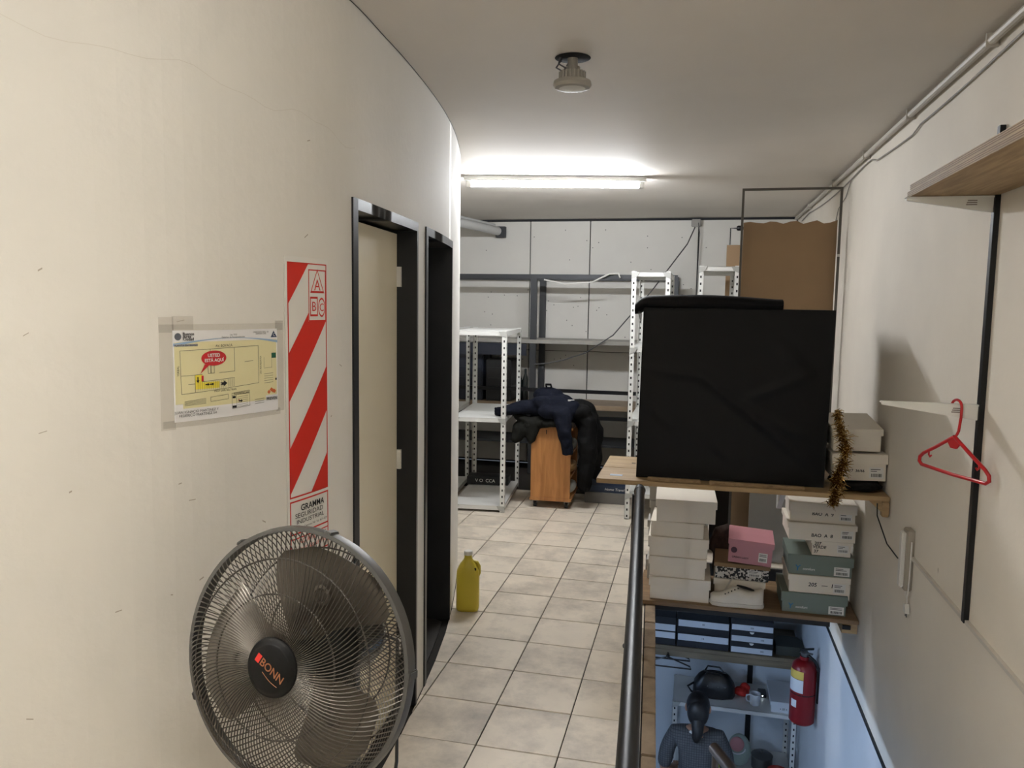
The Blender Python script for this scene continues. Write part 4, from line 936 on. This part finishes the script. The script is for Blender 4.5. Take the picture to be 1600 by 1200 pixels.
for bb in (b1, b2_): 
    q = MB()
    for k in range(3): q.box((-.075+.002*k, -.0068, -.026+.006*k), (-.045, -.006, -.023+.006*k))
    q.build('stamped_mark', M('stamp_grey', (130, 120, 116), .6), bb)
ply_e = wood('plywood_edge', (140, 114, 80), (176, 148, 108), 5, 1, .6, 12); ply_f = wood('plywood_face', (160, 132, 96), (190, 162, 124), 3, 1, .55, 8)
psf = thing('plywood_shelf', 'double plywood shelf on the right wall bracket', 'shelf', (RW, 2.66, 1.948))
for nm, x0, z0, y1 in (('lower_board', -.245, 0, .03), ('upper_board', -.24, .021, .022)):
    bd = MB().box((x0, -2.4, z0), (-.003, y1, z0+.018)).build(nm, ply_e, psf, bevel=.0008)
    for k in range(3):
        MB().box((x0-.0006, -2.4, z0+.0028+.005*k), (-.003, y1+.0006, z0+.0052+.005*k)).build('veneer_layer', M('dark_veneer', (112, 86, 56), .7, var=.2, scale=20), bd)
# red hanger
hg = thing('clothes_hanger', 'red plastic clothes hanger hooked over the bare white bracket', 'hanger', (RW-.075, 2.655, 1.318), math.radians(0))
redp = M('red_plastic', (186, 30, 36), .3)
HM = Matrix.Rotation(math.radians(-68), 4, 'Z')      # hanger plane turned about the hook
def hp_(x, z): return HM @ Vector((x*(.82 if z < -.1 else 1), 0, z*.96))
hook = [hp_(-.022*math.cos(a)+.0, .004+.022*math.sin(a)-.012) for a in [math.pi*k/8*1.0 for k in range(-1, 9)]]
MB().tube(hook+[hp_(.022, -.04), hp_(.016, -.085), hp_(.008, -.10)], .0042, 8).build('hook', redp, hg, smooth=60)
tri_ = [hp_(.0, -.105), hp_(-.10, -.155), hp_(-.165, -.185), hp_(-.185, -.2), hp_(-.188, -.216), hp_(-.172, -.226), hp_(0, -.229), hp_(.172, -.226), hp_(.188, -.216), hp_(.185, -.2), hp_(.165, -.185), hp_(.10, -.155), hp_(.0, -.105)]
MB().tube(tri_, .0058, 8, cap=False).build('frame', redp, hg, smooth=60)
MB().prism([(-.03, -.117), (0, -.10), (.03, -.117), (.012, -.138), (-.012, -.138)], -.003, .003, HM @ Matrix.Rotation(math.pi/2, 4, 'X')).build('web', redp, hg)
for s_ in (-1, 1): MB().tube([hp_(s_*.135, -.172), hp_(s_*.135, -.186), hp_(s_*.127, -.192), hp_(s_*.12, -.186)], .003, 6).build('strap_hook', redp, hg)
# emergency strip
em = thing('strip_light', 'white plastic strip unit with dangling plug on the right wall', 'light', (RW, 3.32, .50))
MB().box((-.03, -.03, 0), (0, .03, .245)).build('housing', M('aged_plastic', (168, 160, 146), .5), em, bevel=.004)
MB().box((-.046, -.024, .012), (-.03, .016, .235)).build('diffuser', white_plastic, em, bevel=.004)
MB().tube([(-.012, -.035, .2), (-.014, -.04, .08), (-.014, -.034, -.01), (-.012, -.01, -.035), (-.012, .01, .0)], .003, 6).build('cord', white_plastic, em)
MB().tube([(-.012, -.02, -.02), (-.012, -.015, -.06)], .003, 6).build('plug_cord', white_plastic, em)
pg = MB().prism([(-.018, -.09), (.018, -.09), (.018, -.075), (.006, -.055), (-.006, -.055), (-.018, -.075)], -.008, .008, Matrix.Translation((-.012, -.015, 0)) @ Matrix.Rotation(math.pi/2, 4, 'Z') @ Matrix.Rotation(math.pi/2, 4, 'X')).build('plug', white_plastic, em)
for s_ in (-.008, .008): MB().tube([(-.012, -.015+s_, -.088), (-.012, -.015+s_, -.108)], .0022, 6).build('prong', steel, pg)
tag(MB().tube([(.80, 3.685, .755), (.802, 3.68, .70), (RW-.03, 3.60, .60), (RW-.012, 3.48, .575), (RW-.012, 3.36, .63)], .003, 6).build('extension_cable', black_plastic, None), 'black cord running from the table to the wall strip unit', 'cable')
b = MB().bar((RW-.006, 3.285, .637), (RW-.006, .3, .628), .012, .012); tag(b.build('cable_duct', M('duct_white', (206, 200, 190), .5), None), 'white cable duct running level along the right wall', 'cable duct')
scf = MB()
for (y, z, r) in ((2.98, .69, .014),):
    scf.add([(RW-.0006, y+r*.5*math.cos(2*math.pi*k/9)*random.uniform(.5, 1), z+r*math.sin(2*math.pi*k/9)*random.uniform(.5, 1)) for k in range(9)], [tuple(range(9))])
scf.build('wall_stain', M('stain_grey', (182, 174, 162), .9), bpy.data.objects['wall_right'])

# ------------------------------------------------------------------ lower storey: rack, shelf, boxes, person
ls = thing('lower_wall_shelf', 'brown wall shelf of dark boxes on the lower storey', 'shelf', (.1, 5.88, -.985))
MB().box((-.8, 0, 0), (.74, .56, .03)).build('board', wood('low_shelf', (104, 92, 72), (132, 116, 92), 4, 0, .6, 9), ls, bevel=.002)
MB().box((-.8, .0, -.05), (.74, .02, -.001)).build('front_lip', wood('low_shelf', (104, 92, 72), (132, 116, 92), 4, 0, .6, 9), ls)
navb = M('navy_box_card', (18, 20, 28), .5); whb = M('cool_white_card', (210, 214, 220), .55)
def darkbox(label, x0, x1, z, h, wfrac, wtop, notch, txt):
    r = thing('dark_box', label, 'box', ((x0+x1)/2, 5.89, z), 0); wd = x1-x0
    MB().box((-wd/2, 0, 0), (wd/2, .32, h)).build('body', navb, r, bevel=.002)
    z0, z1 = (h*(1-wfrac), h-.006) if wtop else (.004, h*wfrac)
    f = MB().box((-wd/2+.008, -.0012, z0), (wd/2-.004, 0, z1)).build('white_end_label', whb, r)
    text('lettering', txt, .02, ink, f, frame((wd*.25 if notch else 0, -.0016, (z0+z1)/2), (1, 0, 0), (0, 0, 1)))
    if notch: MB().prism([(.016*math.cos(math.pi+math.pi*k/10), .016*math.sin(math.pi+math.pi*k/10)) for k in range(11)], -.001, .0005, frame((0, -.0008, h-.002), (1, 0, 0), (0, 0, 1))).build('thumb_notch', white_print, r)
for k, z in enumerate((-.954, -.845)):
    darkbox('navy shoebox with a white end band, %s of the middle pair on the lower shelf' % ('lower', 'upper')[k], -.065, .315, z, .107, .52, True, False, '18')
    darkbox('navy shoebox with a pale band, %s of the pair at the lower shelf end' % ('lower', 'upper')[k], -.42, -.075, z, .107, .5, k == 0, False, '')
for k, z in enumerate((-.954, -.868, -.782)):
    darkbox('black shoebox with thumb notch, %s of three on the lower shelf' % ('bottom', 'middle', 'top')[k], .325, .63, z, .084, .55, False, k < 2, 'IIIII')
tag(MB().prism([(-.1, 0), (.1, 0), (.1, .14), (.07, .2), (-.07, .2), (-.1, .14)], 0, .07, Matrix.Translation((.755, 5.93, -.954))).build('olive_tray', M('olive_dark', (58, 60, 52), .6), None), 'dark olive tray at the shelf end next to the black shoeboxes', 'tray')
pst = MB().box((.5, 6.41, LF), (.54, 6.449, -.99)).build('lower_post', black_metal, None); tag(pst, 'black upright post against the lower back wall', 'post')
lr = rack('white slotted rack carrying the handbag on the lower storey', (.375, 6.17, LF), 0, .91, .46, -1.42-LF, (.25, .68, -1.42-LF-.001))
hbt = thing('handbag', 'black leather handbag on the top of the lower white rack', 'handbag', (.23, 6.12, -1.4165))
leather_b = M('black_leather', (14, 14, 17), .35, bump=.4, bscale=25)
b = MB(); ring = []
for z, hx, hy in ((.002, .150, .075), (.03, .162, .082), (.10, .155, .072), (.155, .120, .05), (.185, .085, .028)):
    for k in range(28):
        a = 2*math.pi*k/28; c, q = math.cos(a), math.sin(a); ring.append((math.copysign(abs(c)**.55, c)*hx, math.copysign(abs(q)**.7, q)*hy, z+.004*math.sin(5*a)))
b.add(ring, [(i_*28+k, i_*28+(k+1) % 28, (i_+1)*28+(k+1) % 28, (i_+1)*28+k) for i_ in range(4) for k in range(28)]+[tuple(range(27, -1, -1)), tuple(4*28+k for k in range(28))]).build('body', leather_b, hbt, smooth=50)
MB().box((-.09, -.006, .183), (.09, .006, .189)).build('zip', steel, hbt)
for s_ in (-1, 1): MB().tube([(-.07, s_*.035, .175), (-.05, s_*.055, .205), (.04, s_*.058, .20), (.07, s_*.035, .175)], .007, 8).build('handle', M('black_leather', (14, 14, 17), .35), hbt)
MB().tube([(-.12, -.06, .03), (-.17, -.09, .05), (-.2, -.05, .07), (-.13, 0, .1)], .008, 8).build('shoulder_strap', M('black_leather', (14, 14, 17), .35), hbt)
for x in (-.05, .03, .08): MB().ell((x, -.075, .10), (.007, .004, .007), 8, 6).build('stud', steel, hbt)
rc = blob('red_cloth', [('e', (.44, 6.17, -1.385), (.06, .05, .035)), ('e', (.47, 6.2, -1.36), (.04, .03, .03))], M('red_cloth', (190, 40, 32), .7), 'bright red crumpled cloth beside the handbag', 'cloth', .007, .006, 20)
mg = thing('mug', 'white mug on the lower rack between red cloth and white box', 'mug', (.535, 6.05, -1.42))
MB().lathe([(.0, .002), (.034, .002), (.038, .008), (.042, .09), (.039, .09), (.035, .012), (.0, .01)], 24, cap=False).build('cup', whb, mg)
MB().tube([(-.038, 0, .075), (-.062, 0, .07), (-.066, 0, .045), (-.058, 0, .025), (-.037, 0, .02)], .006, 8).build('handle', whb, mg)
wb_ = shoebox('white carton with small print at the end of the lower rack', (.735, 5.96, -1.42), .19, .36, .085, 0, whb, whb, .03, marks=(('▪ 25 ▪', .0, .03, .02, ink),))
dv = thing('small_device', 'small black gadget with a glowing light next to the mug', 'gadget', (.60, 6.22, -1.42)); MB().box((-.03, -.05, 0), (.03, .05, .03)).build('body', black_plastic, dv, bevel=.004); MB().ell((0, -.051, .018), (.004, .002, .004), 8, 6).build('led', M('led_white', (220, 240, 255), emit=6), dv)
pot = thing('steel_pot', 'steel cooking pot on the middle tray of the lower rack', 'pot', (.615, 6.14, LF+.68)); MB().lathe([(.0, .001), (.075, .001), (.08, .01), (.08, .1), (.083, .102)], 28, cap=False).build('body', steel, pot); MB().lathe([(.083, .102), (.06, .118), (.012, .125), (.012, .14), (.0, .141)], 28, cap=False).build('lid', steel, pot)
bw = tag(MB().lathe([(.0, .001), (.04, .001), (.075, .05), (.08, .075), (.076, .075), (.04, .01), (.0, .008)], 28, Matrix.Translation((.72, 5.99, LF+.68)), cap=False).build('bowl', M('red_bowl', (176, 52, 48), .4), None), 'red plastic bowl beside the steel pot', 'bowl')
pb = thing('pink_bag', 'pale green bag with a pink round flap standing on the lower rack', 'bag', (.44, 6.12, LF+.68)); MB().ell((0, 0, .13), (.09, .06, .13), 18, 12).build('body', M('pale_green_cloth', (150, 164, 156), .7), pb); MB().ell((-.02, -.05, .2), (.055, .03, .06), 16, 10).build('flap', M('pink_cloth', (198, 138, 140), .7), pb); MB().tube([(-.06+.06*(1-math.cos(a))-.02, -.085, .19-.05*math.sin(a)) for a in [math.pi*k/8 for k in range(9)]], .005, 6).build('piping', whb, pb)
tag(blob('yellow_bag', [('e', (.27, 6.05, LF+.765), (.06, .06, .08)), ('e', (.29, 6.03, LF+.83), (.04, .04, .06))], M('lime_plastic', (196, 206, 60), .35), None, None, .008, .01, 20), 'lime yellow plastic bag on the lower rack', 'bag')
# hangers on a rod at left
rd = thing('wall_peg', 'slim black peg rail on the lower wall holding hangers', 'peg', (-.16, 6.44, -1.0)); MB().tube([(0, 0, 0), (.03, -.35, -.02), (.035, -.62, -.01)], .006, 8).build('rod', black_metal, rd); MB().ell((.035, -.62, -.01), (.014, .014, .014), 10, 8).build('end_knob', black_metal, rd)
for k in range(3):
    y = 6.2-.14*k; h_ = thing('dark_hanger', 'black plastic hanger %s on the lower peg rail' % ('closest to the wall', 'in the middle', 'at the outer end')[k], 'hanger', (-.15+.01*k, y, -1.02))
    MB().tube([(0, 0, .012), (.014, 0, .005), (.012, 0, -.02), (0, 0, -.04), (-.17, 0, -.10), (-.18, 0, -.12), (.18, 0, -.12), (.17, 0, -.10), (0, 0, -.04)], .006, 8).build('frame', black_plastic, h_)
# fire extinguisher on the right wall, lower
fe = thing('fire_extinguisher', 'red fire extinguisher hung on the right wall down the stairwell', 'extinguisher', (RW-.092, 5.3, -1.12))
redc = M('extinguisher_red', (124, 18, 24), .3, .1)
MB().lathe([(.0, .0), (.07, .0), (.08, .012), (.08, .36), (.072, .395), (.05, .42), (.03, .428), (.03, .45)], 32, cap=False).build('cylinder', redc, fe)
vv = MB().lathe([(.024, .45), (.026, .475), (.018, .485)], 16).build('valve', steel, fe)
MB().bar((-.03, -.0, .49), (.05, -.03, .515), .02, .008).build('lever', black_metal, vv); MB().bar((-.03, 0, .475), (.045, -.03, .478), .018, .006).build('carry_handle', steel, vv)
MB().tube([(.02, -.02, .465), (.06, -.05, .44), (.088, -.045, .38), (.09, -.03, .15)], .01, 8).build('hose', black_plastic, vv)
def curved_label(nm, a0, a1, z0, z1, mt, r=.0812):
    n = 10; b = MB(); vs = [(r*math.cos(a0+(a1-a0)*k/n), r*math.sin(a0+(a1-a0)*k/n), z) for z in (z0, z1) for k in range(n+1)]
    return b.add(vs, [(k, k+1, n+2+k, n+1+k) for k in range(n)]).build(nm, mt, fe)
curved_label('yellow_label', math.radians(180), math.radians(262), .315, .37, M('label_yellow', (214, 186, 90), .5)); curved_label('white_label', math.radians(180), math.radians(262), .225, .312, whb, .0811); curved_label('inspection_tag', math.radians(205), math.radians(235), .12, .17, whb); curved_label('dark_band', math.radians(120), math.radians(330), .205, .212, ink)
MB().box((.082, -.03, .28), (.104, .03, .34)).build('wall_hook', steel, fe)
np_ = thing('lower_notice', 'pale framed notice on the lower right wall past the extinguisher', 'notice', (RW, 4.6, -1.35))
MB().box((-.009, -.16, -.2), (-.001, .16, .2)).build('frame', M('notice_frame', (60, 60, 62), .5), np_)
MB().box((-.0105, -.15, -.19), (-.009, .15, .19)).build('sheet', M('poster_pale', (190, 192, 194), .5), np_)

# person seen from behind
pe = thing('person', 'person in grey checked shirt with dark ponytail, back turned, on the lower storey', 'person', (.105, 5.5, LF))
def skinned(name, verts, edges, radii, mat, parent, sub=2):
    me = bpy.data.meshes.new(name); me.from_pydata(verts, edges, []); o = bpy.data.objects.new(name, me); C.objects.link(o)
    sk = o.modifiers.new('skin', 'SKIN'); sk.use_smooth_shade = True
    for i, d in enumerate(me.skin_vertices[0].data):
        r = radii[i]; d.radius = r if isinstance(r, tuple) else (r, r); d.use_root = (i == 0)
    ss = o.modifiers.new('sub', 'SUBSURF'); ss.levels = sub; ss.render_levels = sub
    dg = bpy.context.evaluated_depsgraph_get(); m2 = bpy.data.meshes.new_from_object(o.evaluated_get(dg)); bpy.data.objects.remove(o)
    m2.materials.clear(); return link(name, m2, mat, parent, 80)
skin = M('skin', (176, 132, 108), .55); hair = M('dark_hair', (20, 17, 18), .45, var=.2, scale=60); jeans = M('dark_trousers', (38, 42, 54), .8)
shirt = M('grey_checked_shirt', (92, 93, 96), .8); nt = shirt.node_tree
tcn = nt.nodes.new('ShaderNodeTexCoord'); ck = nt.nodes.new('ShaderNodeTexBrick'); ck.offset = 0; ck.inputs['Scale'].default_value = 30; ck.inputs['Color1'].default_value = (*lin((88, 89, 92)), 1); ck.inputs['Color2'].default_value = (*lin((80, 81, 84)), 1); ck.inputs['Mortar'].default_value = (*lin((54, 55, 58)), 1); ck.inputs['Mortar Size'].default_value = .05; ck.inputs['Brick Width'].default_value = .5; ck.inputs['Row Height'].default_value = .5
mpn = nt.nodes.new('ShaderNodeMapping'); mpn.inputs['Rotation'].default_value = (math.pi/2, 0, 0); nt.links.new(tcn.outputs['Object'], mpn.inputs[0]); nt.links.new(mpn.outputs[0], ck.inputs['Vector']); nt.links.new(ck.outputs[0], nt.nodes['Principled BSDF'].inputs['Base Color'])
PHt_ = 1.52; Z = lambda f: PHt_*f
V = [(0, 0, Z(.53)), (0, .0, Z(.62)), (0, -.01, Z(.72)), (0, -.0, Z(.80)), (0, .0, Z(.845)), (0, .02, Z(.875)), (0, .035, Z(.93)), (0, .03, Z(.98)),
     (-.15, -.0, Z(.805)), (-.20, -.0, Z(.74)), (-.225, .02, Z(.62)), (-.16, .17, Z(.56)), (-.14, .22, Z(.555)),
     (.15, -.0, Z(.805)), (.20, -.0, Z(.74)), (.225, .02, Z(.62)), (.16, .17, Z(.56)), (.14, .22, Z(.555)),
     (-.085, 0, Z(.49)), (-.095, -.01, Z(.28)), (-.10, .0, Z(.06)), (-.105, -.10, .03), (.085, 0, Z(.49)), (.095, -.01, Z(.28)), (.10, .0, Z(.06)), (.105, -.10, .03)]
V = [(x, y if i not in (21, 25) else .12, z) for i, (x, y, z) in enumerate(V)]
E_ = [(0,1),(1,2),(2,3),(3,4),(4,5),(5,6),(6,7),(3,8),(8,9),(9,10),(10,11),(11,12),(3,13),(13,14),(14,15),(15,16),(16,17),(0,18),(18,19),(19,20),(20,21),(0,22),(22,23),(23,24),(24,25)]
R_ = [(.13,.10),(.115,.09),(.12,.09),(.10,.07),(.045,.045),(.05,.055),(.072,.09),(.05,.06),.055,.047,.04,.032,.03,.055,.047,.04,.032,.03,.085,.06,.042,.035,.085,.06,.042,.035]
skinned('body', V, E_, R_, skin, pe)
hands = MB()
for sx in (-1, 1):
    for k in range(4): hands.tube([(sx*(.14-.006*k)+.012*(k-1.5), .23, Z(.555)+.004), (sx*.135+.014*(k-1.5), .27, Z(.555)), (sx*.13+.014*(k-1.5), .295-.004*abs(k-1.5), Z(.548))], [.009, .0085, .007], 8)
    hands.tube([(sx*.11, .225, Z(.555)), (sx*.088, .25, Z(.552)), (sx*.08, .268, Z(.55))], [.0095, .009, .008], 8)
hands.build('fingers', skin, pe)
si = [0, 1, 2, 3, 8, 9, 10, 13, 14, 15]; mpi = {k: i for i, k in enumerate(si)}
SV = [Vector(V[k]) for k in si]; SV[0] = Vector((0, 0, Z(.50))); SV.append(Vector((0, .005, Z(.838)))); 
SE = [(mpi[a], mpi[b_]) for a, b_ in E_ if a in mpi and b_ in mpi]+[(mpi[3], 10)]
skinned('shirt', [tuple(v) for v in SV], SE, [(.145,.115),(.13,.105),(.135,.105),(.115,.085),.068,.06,.055,.068,.06,.055,(.07,.06)], shirt, pe)
skinned('trousers', [(0, 0, Z(.54)), (-.085, 0, Z(.49)), (-.095, -.01, Z(.28)), (-.10, 0, Z(.05)), (.085, 0, Z(.49)), (.095, -.01, Z(.28)), (.10, 0, Z(.05))], [(0,1),(1,2),(2,3),(0,4),(4,5),(5,6)], [(.135,.108),.095,.07,.06,.095,.07,.06], jeans, pe)
hr = MB().ell((0, .022, Z(.945)), (.083, .098, .098), 20, 14); hr.ell((0, -.03, Z(.925)), (.076, .07, .10), 18, 12)
hr.tube([(0, -.05, Z(.90)), (0, -.085, Z(.875)), (.0, -.10, Z(.85)), (-.005, -.105, Z(.825)), (-.006, -.106, Z(.81))], [.05, .042, .038, .032, .02], 12); hr.build('hair', hair, pe, smooth=80)
MB().tube([(-.05, -.075, Z(.846)), (-.02, -.095, Z(.842)), (.03, -.09, Z(.844))], .01, 8).build('collar_tag', white_print, pe)
for sx in (-1, 1): MB().ell((sx*.08, .035, Z(.925)), (.012, .022, .03), 10, 8).build('ear', skin, pe)
MB().ell((0, .125, Z(.92)), (.012, .016, .02), 10, 8).build('nose', skin, pe)
